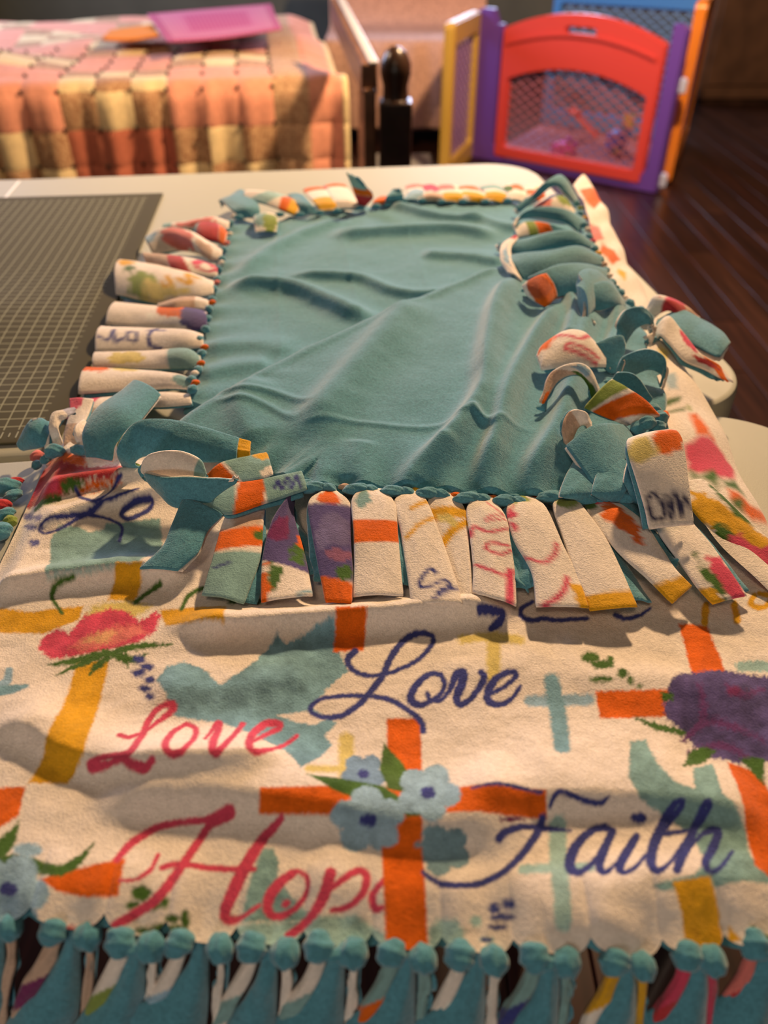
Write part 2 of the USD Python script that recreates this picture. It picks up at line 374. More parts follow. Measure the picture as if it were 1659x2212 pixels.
def xleft(y): return xl_p[0, 0] + (y - xl_p[0, 1]) / (xl_p[1, 1] - xl_p[0, 1]) * (xl_p[1, 0] - xl_p[0, 0])
fr_p = plan([(-120, 1975), (0, 1985), (118, 1998), (400, 2024), (700, 2036), (1000, 2050), (1386, 2062), (1640, 2040), (1760, 2030)], 8)
notch_p = plan([(60, 2005), (225, 2005), (358, 2015), (508, 2022), (655, 2022), (803, 2022), (955, 2045), (1110, 2042), (1275, 2045), (1430, 2040), (1567, 2035)], 8)
def yfront(x):
    y = np.interp(x, fr_p[:, 0], fr_p[:, 1])
    for nx in notch_p[:, 0]: y = y + 0.0065 * np.exp(-np.abs(x - nx) / 0.0032)
    return y - 0.0015
def HB(X, Y):
    z = np.full(X.shape, 0.0125)
    z = z + 0.007 * sstep(0.43, 0.54, Y)
    for r in BR: z = z + r(X, Y)
    z = z + 0.0022 * (meshkit.fbm(np.stack([X * 22, Y * 30, 0 * X], -1), 3, 3) - 0.5) + 0.0008 * (meshkit.fbm(np.stack([X * 90, Y * 120, 0 * X], -1), 2, 5) - 0.5)
    d = Y - yfront(X)
    z = z * (0.60 + 0.40 * sstep(-0.002, 0.03, d)) + 0.0016 * np.sin(X * 200 + 1.0) * np.exp(-(d / 0.02) ** 2)
    dl = X - xleft(Y)
    z = z * (0.35 + 0.65 * sstep(0.0, 0.02, dl))
    return z
def surf(px, py, it=14):
    px = np.asarray(px, float); py = np.asarray(py, float)
    z = np.full(px.shape, TZ + 0.014)
    for _ in range(it):
        p = at(px, py, z); z = 0.5 * z + 0.5 * (TZ + HB(p[..., 0], p[..., 1]))
    return at(px, py, z)
# cloth design space: the flat cloth's own plan coordinates, scaled by one fixed map of the plane (units follow the tracing)
ZD = TZ + 0.016
def design(xy):
    x, y = proj(np.c_[xy, np.full(len(xy), ZD)]); return np.stack([x, y], 1)
def traced(pts):
    a = np.array(pts, float); return design(surf(a[:, 0], a[:, 1])[:, :2])
motifs = []
def poly(pts, col, soft=3.0, rough=3.0, mott=0.10, smooth=False, raw=False):
    p = traced(pts)
    if smooth:
        p = catmull(np.vstack([p, p[:1]]), len(p) * 6)[:-1]
    motifs.append(('p', p, C[col] if isinstance(col, str) else np.array(col), soft, rough, mott))
def stroke(pts, w, col, soft=2.5, rough=2.0, n=None, off=None, sc=None):
    a = np.array(pts, float)
    if sc: a = a / sc + np.array(off)
    p = traced(a); n = n or max(8, 7 * len(p))
    c = catmull(p, n); ww = np.interp(np.linspace(0, 1, n), np.linspace(0, 1, np.size(w)), np.atleast_1d(w)) / 2
    motifs.append(('s', c, ww, C[col] if isinstance(col, str) else np.array(col), soft, rough))
def blobs(pts, col, soft=3.0):
    for x, y, r, rr in pts:
        a = np.linspace(0, 2 * np.pi, 14)[:-1]; poly(np.c_[x + r * np.cos(a), y + rr * np.sin(a)], col, soft, 4.0, 0.15)
# --- big pale shapes first
bird = [(338, 1470), (360, 1440), (400, 1429), (440, 1445), (475, 1480), (540, 1437), (585, 1392), (600, 1368), (618, 1392), (690, 1342), (722, 1330), (738, 1420), (752, 1450), (705, 1490), (672, 1528), (728, 1562), (702, 1588), (718, 1610), (684, 1640), (650, 1658), (618, 1622), (560, 1592), (480, 1562), (400, 1552), (366, 1540), (360, 1500)]
poly(bird, 'bird', 3, 4, 0.18)
poly([(600, 1545), (660, 1536), (715, 1548), (680, 1566), (640, 1560)], 'white', 3, 3, 0)
poly([(109, 1165), (127, 1136), (167, 1136), (192, 1150), (223, 1143), (228, 1130), (273, 1127), (345, 1120), (352, 1190), (300, 1216), (273, 1218), (180, 1230), (98, 1238)], 'sage', 3, 3, 0.15)
poly([(100, 1242), (200, 1228), (272, 1216), (262, 1212), (270, 1222), (200, 1236), (104, 1252)], 'mint', 4, 3, 0)
poly([(1362, 1602), (1395, 1598), (1420, 1648), (1460, 1690), (1500, 1702), (1497, 1658), (1540, 1650), (1560, 1712), (1592, 1742), (1612, 1800), (1622, 1850), (1659, 1878), (1720, 1890), (1720, 1904), (1560, 1912), (1430, 1925), (1412, 1912), (1500, 1890), (1528, 1862), (1490, 1800), (1382, 1724), (1358, 1680)], 'sage', 3, 4, 0.15)
poly([(543, 1890), (556, 1860), (565, 1833), (590, 1832), (603, 1862), (600, 1898), (640, 1948), (668, 1970), (664, 1988), (520, 1994), (530, 1935)], 'sage', 4, 4, 0.15)
poly([(510, 2002), (600, 1992), (700, 1978), (770, 1976), (835, 2020), (850, 2062), (500, 2062)], 'mint', 5, 4, 0.15)
poly([(925, 2010), (945, 1985), (985, 1985), (1005, 2010), (1000, 2050), (930, 2060)], 'mint', 6, 6, 0.2)
stroke([(1145, 1515), (1205, 1513), (1272, 1512)], 24, 'sky', 4, 4); stroke([(1192, 1472), (1205, 1540), (1215, 1612)], [34, 38, 36], 'bird', 4, 4)
stroke([(1205, 1785), (1208, 1880), (1217, 1990)], 38, 'mint', 4, 4); stroke([(1130, 1878), (1275, 1872)], 24, 'mint', 4, 4)
stroke([(1000, 1381), (1060, 1376), (1122, 1382)], 22, 'pale', 5, 4); stroke([(1066, 1376), (1066, 1462)], 30, 'pale', 5, 4)
stroke([(668, 1660), (775, 1664)], 20, 'pale', 5, 4); stroke([(748, 1598), (748, 1690)], 34, 'pale', 5, 4)
# --- crosses
poly([(250, 1214), (306, 1214), (292, 1300), (232, 1296)], 'yellow'); poly([(-80, 1322), (60, 1322), (180, 1308), (170, 1340), (100, 1368), (-80, 1384)], 'yellow')
poly([(345, 1316), (490, 1310), (485, 1344), (358, 1352)], 'yellow')
poly([(165, 1428), (236, 1425), (207, 1545), (182, 1625), (147, 1692), (60, 1692), (96, 1622), (128, 1540)], 'yellow')
poly([(727, 1310), (793, 1310), (786, 1406), (720, 1408)], 'orange')
poly([(835, 1552), (909, 1553), (913, 1690), (912, 1830), (926, 2075), (836, 2075), (825, 1830), (838, 1690)], 'orange', 3, 2)
poly([(562, 1700), (870, 1702), (1180, 1706), (1181, 1768), (870, 1762), (559, 1759)], 'orange', 3, 2)
poly([(1466, 1347), (1526, 1350), (1552, 1410), (1575, 1470), (1500, 1475), (1482, 1405)], 'orange'); poly([(1286, 1493), (1450, 1488), (1440, 1548), (1297, 1552)], 'orange')
poly([(1570, 1645), (1640, 1670), (1720, 1820), (1720, 1930), (1659, 1892), (1632, 1870), (1612, 1790)], 'orange')
poly([(85, 1902), (130, 1884), (272, 1853), (256, 1936), (190, 1938), (125, 1926)], 'orange'); poly([(-80, 1705), (55, 1698), (40, 1762), (-80, 1840)], 'orange')
poly([(1453, 1905), (1535, 1893), (1552, 1965), (1572, 2075), (1485, 2075), (1475, 1985)], 'yellow'); poly([(1575, 2000), (1600, 2030), (1570, 2040)], 'yellow')
poly([(96, 990), (182, 984), (186, 1008), (110, 1016)], 'orange', 4, 4)
poly([(172, 1052), (200, 1034), (260, 1026), (258, 1042), (205, 1060), (165, 1070)], 'orange', 5, 8)
poly([(-40, 1180), (35, 1120), (28, 1145), (-40, 1240)], 'orange', 3, 3)
# --- flowers
poly([(15, 1112), (40, 1060), (70, 1028), (105, 1008), (185, 1010), (262, 1006), (250, 1026), (190, 1034), (150, 1060), (110, 1084), (60, 1100)], 'red', 4, 5, 0.25, True)
poly([(62, 1050), (100, 1036), (125, 1040), (110, 1062), (70, 1070)], 'pink', 5, 5, 0.2, True)
stroke([(78, 1098), (105, 1082), (130, 1076)], [12, 14, 8], 'green', 3, 4); stroke([(138, 1052), (160, 1044), (180, 1044)], [14, 12, 6], 'green', 3, 4)
poly([(170, 1350), (200, 1308), (270, 1296), (330, 1310), (300, 1330), (210, 1380)], 'pale', 6, 6, 0.1)
rose = [(84, 1402), (92, 1376), (122, 1358), (150, 1368), (182, 1330), (242, 1314), (276, 1322), (300, 1342), (336, 1322), (346, 1332), (336, 1362), (300, 1388), (222, 1408), (108, 1424)]
poly(rose, 'pink', 4, 6, 0.22); poly([(150, 1400), (200, 1370), (250, 1352), (300, 1352), (320, 1366), (250, 1392), (180, 1408)], 'coral', 6, 8, 0.2); poly([(178, 1386), (222, 1362), (255, 1366), (230, 1390)], (0.80, 0.42, 0.22), 6, 8, 0.2)
for a in ([(215, 1412), (160, 1428), (102, 1438)], [(232, 1412), (180, 1432), (124, 1458)], [(235, 1420), (208, 1440), (193, 1458)], [(240, 1410), (300, 1396), (372, 1392)], [(250, 1412), (290, 1425), (318, 1412)], [(225, 1408), (270, 1425), (276, 1442)]):
    stroke(a, [14, 16, 3], 'green', 3, 4)
stroke([(160, 1245), (122, 1264), (113, 1292), (134, 1324)], [5, 9, 10, 8], 'green'); stroke([(292, 1302), (318, 1282), (345, 1262)], 10, 'green'); stroke([(392, 1316), (405, 1290), (438, 1272), (480, 1280)], 10, 'green'); stroke([(500, 1300), (530, 1285), (560, 1300)], 16, 'green', 4, 6)
blobs([(300, 1424, 14, 9), (318, 1440, 14, 9), (300, 1453, 16, 9), (322, 1468, 12, 8), (312, 1488, 14, 8), (324, 1505, 10, 7)], 'navy', 4)
blobs([(62, 1116, 12, 8), (82, 1118, 9, 7), (66, 1138, 14, 7), (90, 1142, 6, 5), (74, 1172, 12, 8)], (0.12, 0.13, 0.36), 4)
stroke([(-40, 1490), (10, 1475), (20, 1450)], 18, 'sky'); stroke([(-40, 1500), (20, 1490), (58, 1482)], [20, 22, 10], 'bird')
poly([(1440, 1500), (1455, 1462), (1500, 1452), (1560, 1448), (1620, 1458), (1720, 1480), (1720, 1650), (1650, 1646), (1600, 1650), (1560, 1640), (1525, 1632), (1482, 1592), (1436, 1542)], 'purple', 4, 7, 0.3, True)
for q in ([(1475, 1600), (1530, 1560), (1600, 1575), (1650, 1600)], [(1510, 1480), (1520, 1540), (1500, 1580)], [(1570, 1480), (1600, 1500), (1650, 1490)], [(1490, 1625), (1560, 1610), (1620, 1640)]):
    stroke(q, [10, 16, 6], (0.15, 0.05, 0.19), 5, 8)
blobs([(1585, 1492, 16, 10)], 'plum', 5)
blobs([(1275, 1420, 20, 12), (1300, 1436, 22, 10), (1318, 1428, 8, 12), (1300, 1467, 26, 7), (1345, 1455, 12, 12), (1362, 1470, 6, 12), (1382, 1482, 6, 5)], 'green', 4)
for a in ([(1376, 1552), (1420, 1570), (1474, 1582)], [(1430, 1500), (1450, 1508)], ):
    stroke(a, [8, 18, 12], 'green', 3, 5)
poly([(1476, 1656), (1492, 1622), (1520, 1612), (1546, 1622), (1522, 1648)], 'green', 3, 4); poly([(1598, 1640), (1625, 1634), (1652, 1640), (1650, 1695), (1625, 1670)], 'green', 3, 4)
stroke([(1600, 1440), (1635, 1440), (1720, 1446)], 24, 'mint', 4, 5)
# forget-me-nots and leaves on the middle cross
def flower(cx, cy, r, col, ang=0.3, k=5, centre=True):
    for i in range(k):
        t = ang + i * 2 * math.pi / k; blobs([(cx + r * 0.62 * math.cos(t), cy + r * 0.55 * math.sin(t), r * 0.46, r * 0.42)], col, 3)
    blobs([(cx, cy, r * 0.5, r * 0.45)], col, 3)
    if centre: blobs([(cx, cy, r * 0.25, r * 0.2)], 'navy', 3)
flower(785, 1672, 48, (0.22, 0.36, 0.55)); blobs([(1105, 1770, 30, 5)], 'plum', 3)
poly([(664, 1672), (740, 1682), (830, 1698), (884, 1738), (850, 1752), (790, 1732), (720, 1706)], 'green', 3, 2, 0.2); poly([(829, 1604), (862, 1640), (902, 1690), (884, 1714), (838, 1704), (820, 1660)], (0.085, 0.17, 0.035), 3, 2, 0.2)
poly([(850, 1735), (940, 1735), (930, 1760), (880, 1765)], 'green', 3, 2)
flower(795, 1772, 78, 'sky', 0.9); flower(925, 1712, 66, 'sky', 0.1)
flower(955, 1835, 60, (0.20, 0.34, 0.42), 0.5, 5, False)
# bottom left flower and leaves
stroke([(-30, 1870), (40, 1860), (120, 1880), (165, 1862), (202, 1822)], [24, 30, 28, 22, 3], 'green', 3, 4); stroke([(-20, 1850), (15, 1820), (40, 1776)], [40, 34, 3], 'green', 3, 4)
blobs([(60, 1836, 32, 16)], 'sky', 4); flower(18, 1922, 84, 'sky', 0.2); flower(30, 1975, 50, (0.25, 0.40, 0.55), 0.2, 5, False)
for a in ((305, 1930, 22, 18), (286, 1955, 16, 10), (330, 1958, 20, 9), (355, 1950, 9, 14), (372, 1985, 16, 10), (400, 1985, 10, 20), (350, 2004, 24, 9), (310, 2010, 18, 8), (385, 2008, 18, 10)):
    blobs([a], 'green', 4)
blobs([(1068, 1962, 12, 12), (1098, 1952, 15, 12), (1085, 1982, 28, 8), (1074, 2003, 22, 6)], (0.07, 0.09, 0.30), 4); blobs([(1028, 1990, 14, 12), (1052, 2030, 16, 7)], 'mint', 4); blobs([(1050, 2030, 12, 6)], 'navy', 4)
poly([(1618, 1995), (1650, 2015), (1720, 2040), (1640, 2036)], 'green', 3, 3)
poly([(60, 1998), (160, 2000), (240, 2004), (230, 2030), (60, 2030)], 'red', 5, 5)
# --- words
o3, k3 = (600, 1250), 2.37
Wn = [10, 13, 13, 11]
stroke([(395, 372), (358, 412), (375, 458), (430, 490), (520, 495), (620, 465), (710, 420), (780, 350), (795, 300), (760, 282), (700, 287), (640, 322), (580, 402), (540, 490), (490, 560), (420, 640), (330, 700), (240, 710), (180, 690), (168, 660), (210, 622), (300, 602), (420, 600), (520, 607), (600, 632), (680, 682), (735, 732), (745, 782)], [16, 12, 10, 11, 12, 15, 16, 14, 11, 10, 12, 13, 14], 'navy', off=o3, sc=k3)
stroke([(835, 492), (790, 487), (740, 512), (692, 572), (682, 622), (722, 646), (780, 630), (832, 590), (854, 540), (835, 492)], [11, 14, 18, 18, 12, 11, 12], 'navy', off=o3, sc=k3)
stroke([(765, 590), (780, 618), (830, 625), (880, 570), (915, 492), (948, 487), (942, 540), (915, 608), (932, 645), (982, 620), (1030, 560), (1056, 505), (1040, 478)], [12, 9, 10, 18, 22, 20, 14, 14, 16, 14], 'navy', off=o3, sc=k3)
stroke([(1082, 592), (1150, 560), (1212, 510), (1218, 482), (1172, 480), (1112, 520), (1076, 580), (1082, 630), (1132, 645), (1192, 620), (1242, 552)], [9, 10, 12, 11, 14, 18, 19, 15, 11, 9], 'navy', off=o3, sc=k3)
o4 = (0, 1250)
stroke([(612, 800), (660, 812), (722, 790), (800, 740), (872, 680), (888, 652), (858, 642), (800, 672), (760, 730), (720, 812), (682, 868), (640, 900), (560, 907), (490, 932), (462, 960), (482, 968), (540, 955), (620, 922), (680, 952), (742, 970), (780, 925)], [14, 14, 10, 14, 18, 12, 14, 18, 20, 16, 12, 18, 18, 12, 16, 20, 14], 'pink', off=o4, sc=k3)
stroke([(945, 748), (880, 790), (845, 850), (872, 890), (930, 880), (985, 830), (1002, 772), (960, 745)], [12, 18, 18, 14, 14, 14], 'pink', off=o4, sc=k3)
stroke([(1050, 820), (1102, 752), (1122, 752), (1092, 830), (1098, 890), (1150, 850), (1222, 772), (1242, 745)], [9, 14, 18, 20, 16, 14, 14], 'pink', off=o4, sc=k3)
stroke([(1275, 842), (1360, 800), (1432, 760), (1420, 740), (1350, 750), (1290, 800), (1278, 860), (1320, 885), (1400, 870), (1520, 805)], [9, 12, 14, 16, 18, 18, 16, 12, 9], 'pink', off=o4, sc=k3)
o6 = (0, 1650)
stroke([(612, 598), (700, 590), (772, 540), (810, 465)], [7, 8, 10, 9], 'pink', off=o6, sc=k3)
stroke([(598, 492), (680, 402), (800, 330), (950, 298), (1070, 285), (1165, 236), (1182, 258), (1092, 308)], [16, 18, 14, 12, 14, 16, 18, 14], 'pink', off=o6, sc=k3)
stroke([(1082, 292), (1000, 422), (900, 570), (800, 692), (700, 762), (580, 835)], [16, 18, 22, 20, 18, 16], 'pink', off=o6, sc=k3)
stroke([(828, 532), (900, 515), (1050, 530), (1200, 540), (1300, 538)], [12, 16, 14, 14, 12], 'pink', off=o6, sc=k3)
stroke([(1442, 278), (1350, 382), (1270, 502), (1200, 642), (1152, 762), (1180, 802), (1252, 778), (1330, 722)], [14, 22, 28, 28, 26, 22, 10, 8], 'pink', off=o6, sc=k3)
stroke([(1498, 560), (1422, 620), (1372, 702), (1382, 768), (1440, 780), (1522, 730), (1572, 650), (1570, 582), (1520, 550), (1490, 565)], [18, 24, 22, 14, 12, 12, 12, 12], 'pink', off=o6, sc=k3); blobs([(618, 1952, 10, 9)], 'pink', 3)
o7 = (500, 1650)
stroke([(508, 560), (470, 682), (400, 790), (290, 885)], [26, 26, 20, 18], 'pink', off=o7, sc=k3); stroke([(455, 690), (560, 600), (650, 548), (692, 580), (672, 660), (600, 730), (512, 752)], [10, 14, 18, 20, 16, 12, 10], 'pink', off=o7, sc=k3)
stroke([(775, 600), (722, 680), (738, 742), (775, 735)], [14, 18, 16, 12], 'pink', off=o7, sc=k3)
poly([(825, 1830), (912, 1830), (926, 2075), (836, 2075)], 'orange', 3, 2)
stroke([(913, 1884), (935, 1900), (970, 1912), (1015, 1912), (1058, 1900), (1095, 1878), (1132, 1840), (1160, 1800), (1172, 1768)], [9, 13, 15, 15, 15, 16, 18, 18, 16], 'navy')
stroke([(1077, 1812), (1092, 1797), (1120, 1787), (1150, 1786), (1180, 1790), (1232, 1794)], [16, 16, 13, 13, 13, 7], 'navy')
stroke([(1020, 1702), (1060, 1693), (1110, 1698), (1170, 1712)], [5, 8, 8, 6], 'navy'); stroke([(1188, 1742), (1200, 1716), (1216, 1710), (1254, 1726), (1295, 1735), (1315, 1722)], [8, 10, 10, 10, 10, 7], 'navy')
o5, k5 = (1000, 1250), 2.517
stroke([(770, 1352), (700, 1370), (610, 1460), (580, 1560), (622, 1598), (690, 1560), (762, 1470), (805, 1380), (770, 1352)], [14, 18, 24, 24, 16, 12, 14, 16], 'navy', off=o5, sc=k5)
stroke([(812, 1380), (765, 1480), (742, 1565), (772, 1598), (830, 1555)], [18, 22, 20, 14, 9], 'navy', off=o5, sc=k5)
stroke([(832, 1550), (900, 1470), (945, 1400), (895, 1480), (852, 1562), (872, 1598), (930, 1575), (985, 1515)], [8, 12, 16, 22, 20, 14, 10, 9], 'navy', off=o5, sc=k5); blobs([(1380, 1767, 18, 13)], 'navy', 3)
stroke([(985, 1515), (1080, 1385), (1150, 1290), (1192, 1225), (1172, 1208), (1110, 1290), (1045, 1430), (1022, 1540), (1062, 1588), (1130, 1540), (1190, 1450)], [8, 12, 14, 14, 12, 20, 24, 22, 16, 10, 8], 'navy', off=o5, sc=k5)
stroke([(1045, 1392), (1120, 1384), (1220, 1372)], [10, 14, 9], 'navy', off=o5, sc=k5)
stroke([(1190, 1450), (1290, 1330), (1340, 1235), (1318, 1222), (1262, 1350), (1198, 1490), (1165, 1580)], [8, 12, 14, 14, 20, 24, 20], 'navy', off=o5, sc=k5)
stroke([(1190, 1520), (1260, 1430), (1330, 1375), (1385, 1380), (1365, 1450), (1320, 1540), (1342, 1590), (1400, 1570), (1465, 1485)], [8, 10, 14, 20, 22, 20, 14, 10, 8], 'navy', off=o5, sc=k5)
stroke([(1035, 1316), (1062, 1318), (1085, 1324), (1078, 1345), (1060, 1358)], [12, 14, 14, 16, 14], 'navy'); stroke([(1150, 1300), (1128, 1314), (1126, 1330), (1150, 1340), (1175, 1336), (1200, 1340), (1230, 1338), (1268, 1336)], [10, 12, 11, 10], 'navy')
stroke([(1330, 1328), (1350, 1336), (1380, 1330), (1405, 1314)], [12, 10, 9, 6], 'navy')
stroke([(165, 1060), (178, 1076), (202, 1082), (228, 1070), (250, 1045), (262, 1025)], [8.2, 9.5, 7.5, 6.1, 6.1, 6.1], 'navy', 2.0, 1.2); stroke([(300, 1055), (250, 1072), (222, 1082), (200, 1104), (170, 1118), (130, 1142), (98, 1152), (84, 1143), (98, 1124), (130, 1116), (175, 1112), (215, 1116), (250, 1128), (264, 1142), (258, 1168)], [5.4, 6.1, 6.1, 8.8, 7.5, 5.4, 4.8, 4.8, 5.4, 6.1, 6.8, 6.1, 6.1, 6.1, 7.5], 'navy', 2.0, 1.2)
stroke([(322, 1078), (290, 1085), (262, 1110), (280, 1120), (320, 1102), (328, 1080), (300, 1082)], [8.2, 9.5, 9.5, 8.2, 6.8], 'navy', 2.0, 1.2)
stroke([(1525, 1308), (1522, 1345)], 16, 'yellow'); stroke([(1586, 1306), (1592, 1340)], 16, 'yellow'); stroke([(1630, 1285), (1622, 1305), (1650, 1312), (1665, 1290), (1640, 1282)], 12, 'yellow')

def print_colour(q, seed=0):
    """colours of the printed cloth at design points q (n, 2)"""
    n = len(q); col = np.tile(C['white'], (n, 1))
    nz = meshkit.fbm(np.c_[q / 5.0, np.zeros(n)], 2, 11 + seed) - 0.5
    nm = meshkit.fbm(np.c_[q / 26.0, np.zeros(n)], 3, 23 + seed) - 0.5
    order = np.argsort(q[:, 1]); ys = q[order, 1]
    for mo in motifs:
        pts = mo[1]; pad = 14 + (mo[2].max() if mo[0] == 's' else 0)
        lo, hi = pts.min(0) - pad, pts.max(0) + pad
        cand = order[np.searchsorted(ys, lo[1]):np.searchsorted(ys, hi[1])]
        cand = cand[(q[cand, 0] > lo[0]) & (q[cand, 0] < hi[0])]
        if not len(cand): continue
        X, Y = q[cand, 0], q[cand, 1]
        if mo[0] == 'p':
            best = np.full(len(cand), 1e9); inside = np.zeros(len(cand), bool)
            p0, p1 = pts, np.roll(pts, -1, 0)
            for (ax, ay), (bx, by) in zip(p0, p1):
                dx, dy = bx - ax, by - ay
                t = np.clip(((X - ax) * dx + (Y - ay) * dy) / (dx * dx + dy * dy + 1e-12), 0, 1)
                best = np.minimum(best, np.hypot(X - ax - t * dx, Y - ay - t * dy))
                if ay != by: inside ^= ((ay > Y) != (by > Y)) & (X < (bx - ax) * (Y - ay) / (by - ay) + ax)
            sd = np.where(inside, -best, best); c, soft, rough, mott = mo[2], mo[3], mo[4], mo[5]
        else:
            sd = np.full(len(cand), 1e9); w = mo[2]
            for i in range(len(pts) - 1):
                ax, ay = pts[i]; dx, dy = pts[i + 1] - pts[i]
                t = np.clip(((X - ax) * dx + (Y - ay) * dy) / (dx * dx + dy * dy + 1e-12), 0, 1)
                sd = np.minimum(sd, np.hypot(X - ax - t * dx, Y - ay - t * dy) - (w[i] * (1 - t) + w[i + 1] * t))
            c, soft, rough, mott = mo[3], mo[4], mo[5], 0.08
        a = np.clip(0.5 - (sd + nz[cand] * rough * 2) / (2 * soft), 0, 1)[:, None]
        cc = c * (1 + 2 * mott * 2 * nm[cand])[:, None]
        col[cand] = col[cand] * (1 - a) + np.clip(cc, 0, 0.95) * a
    return col

blanket = xform('fleece_blanket', 'folded fleece tie blanket, teal inside and printed white outside, with a knotted fringe', 'blanket')
# --- printed base layer
nu, nv = 760, 620
uu = np.linspace(0, 1, nu)[:, None] * np.ones(nv); vv = np.ones(nu)[:, None] * np.linspace(0, 1, nv)[None] ** 1.12
YB = 0.56
yc = 0.155 + vv * (YB - 0.155)
orp = plan([(1262, 392), (1300, 450), (1345, 560), (1398, 670), (1462, 790), (1510, 875), (1560, 970), (1612, 1075), (1668, 1200), (1760, 1360)], 3)[::-1]
xr = np.where(yc > orp[0, 1], np.interp(yc, orp[:, 1], orp[:, 0]) - 0.012, orp[0, 0] - 0.012)
X = xleft(yc) * (1 - uu) + xr * uu
X = np.maximum(X, -0.34)
yf = yfront(X); Y = yf + vv * (YB - yf)
Z = TZ + HB(X, Y)
P = np.dstack([X, Y, Z]); N = gridnormals(P); N *= np.sign(N[..., 2:])
q = design(np.c_[X.ravel(), Y.ravel()])
bcol = print_colour(q).astype(np.float32)
Vb, Fb = gridmesh(P)
if np.cross(Vb[Fb[0, 1]] - Vb[Fb[0, 0]], Vb[Fb[0, 2]] - Vb[Fb[0, 0]])[2] < 0: Fb = Fb[:, ::-1]
tag(obj('printed_layer', (Vb, Fb), M_PRINT, blanket, col=bcol), 'white printed fleece with orange crosses, flowers, doves and script words')
st = (slice(None, None, 8), slice(None, None, 8))
Pb = P[st].copy(); Pb[..., 2] = np.maximum(Pb[..., 2] - 0.0035, TZ + 0.0006)
Vs, Fs, _ = slab(Pb, np.zeros_like(Pb) + [0, 0, 1], 0.0005)
obj('teal_underlayer', (Vs, Fs), M_TEAL, blanket, smooth=60)

# --- teal layers
def coons(e_a, e_b, e_c, e_d, n, m):
    """a: left->right at s=0 ; c: left->right at s=1 ; d: s at t=0 ; b: s at t=1"""
    a, c = resample(e_a, m), resample(e_c, m); dd, b = resample(e_d, n), resample(e_b, n)
    s = np.linspace(0, 1, n)[:, None, None]; t = np.linspace(0, 1, m)[None, :, None]
    return ((1 - s) * a[None] + s * c[None] + (1 - t) * dd[:, None] + t * b[:, None]
            - ((1 - s) * (1 - t) * a[0] + (1 - s) * t * a[-1] + s * (1 - t) * c[0] + s * t * c[-1]))
L2h = 27
L2R = [Ridge([(470, 607), (560, 604), (630, 612), (700, 640), (760, 668), (820, 690)], 9.5, 16, 13, 30),
       Ridge([(600, 583), (690, 586), (780, 594), (850, 620), (930, 628), (1040, 600)], 6, 14, 8, 30),
       Ridge([(700, 500), (860, 492), (980, 488), (1090, 505)], 8, 22, 12, 30), Ridge([(500, 590), (600, 520), (690, 480), (770, 462)], 5, 14, 14, 30),
       Ridge([(840, 430), (900, 450), (960, 462), (1050, 470)], 7, 14, 10, 30), Ridge([(420, 800), (500, 780), (590, 770)], 3, 16, 12, 30),
       Ridge([(430, 740), (520, 730), (640, 745)], 2.5, 20, 14, 30), Ridge([(900, 540), (1000, 545), (1100, 560)], 5, 22, 10, 30), Ridge([(1000, 450), (1100, 480), (1180, 470)], 6, 14, 12, 32)]
press = plan([(598, 470), (600, 600), (604, 700), (606, 780)], L2h)
lk = [(404, 850), (420, 792), (437, 722), (453, 655), (468, 600), (482, 545), (492, 495), (502, 462)]
fk = [(502, 462), (590, 462), (690, 452), (790, 436), (870, 424), (1000, 424), (1120, 426), (1236, 424)]
e_left = plan(lk, L2h); e_far = plan(fk, L2h)
e_right = plan([(1390, 760), (1345, 660), (1295, 570), (1262, 480), (1236, 424)], L2h)
e_near = plan([(404, 850), (560, 905), (760, 900), (960, 870), (1180, 830), (1390, 760)], L2h)
G = coons(e_near, e_right, e_far, e_left, 200, 200)
X, Y = G[..., 0], G[..., 1]
for r in L2R: r.a *= 1.3
Z = np.full(X.shape, L2h / 1000.0 - 0.004)
for r in L2R: Z += r(X, Y)
for k in range(3):
    d, _, al = segdist(X, Y, press + np.array([0.085 * k, 0.0])); Z += 0.0006 * np.exp(-(d / 0.003) ** 2)
# gathers at the ties
dl, _, al = segdist(X, Y, resample(e_left, 30)); Z += np.exp(-dl / 0.022) * (0.0022 * np.sin(al * 2 * np.pi * 11) - 0.003)
dl, _, al = segdist(X, Y, resample(e_far, 30)); Z += np.exp(-dl / 0.022) * (0.0028 * np.sin(al * 2 * np.pi * 14) - 0.003)
Z += 0.003 * (meshkit.fbm(np.stack([X * 25, Y * 25, 0 * X], -1), 3, 9) - 0.5)
P = np.dstack([X, Y, TZ + Z]); N = gridnormals(P); N *= np.sign(N[..., 2:])
Vl, Fl, _ = slab(P, np.zeros_like(N) + [0, 0, 1], 0.016)
tag(obj('teal_layer', (Vl, Fl), M_TEAL, blanket, smooth=60), 'far teal inner layer')
Z2 = (X, Y, Z)
L3h = 45
e_diag = plan([(338, 905), (400, 866), (480, 822), (560, 780), (700, 716), (840, 656), (960, 606), (1080, 558), (1180, 540), (1275, 560)], L3h)
e_r3 = plan([(1275, 560), (1340, 640), (1412, 760), (1440, 900), (1440, 1010), (1385, 1085)], 38)
e_bot = plan([(540, 985), (600, 1018), (650, 1048), (760, 1050), (900, 1056), (1050, 1068), (1200, 1076), (1385, 1085)], 33)
e_l3 = plan([(338, 905), (400, 935), (470, 965), (540, 985)], 38)
e_r3[0] = e_diag[-1]; e_bot[-1] = e_r3[-1]; e_l3[0] = e_diag[0]; e_bot[0] = e_l3[-1]
G = coons(e_diag, e_r3, e_bot, e_l3, 260, 300)
X, Y = G[..., 0], G[..., 1]
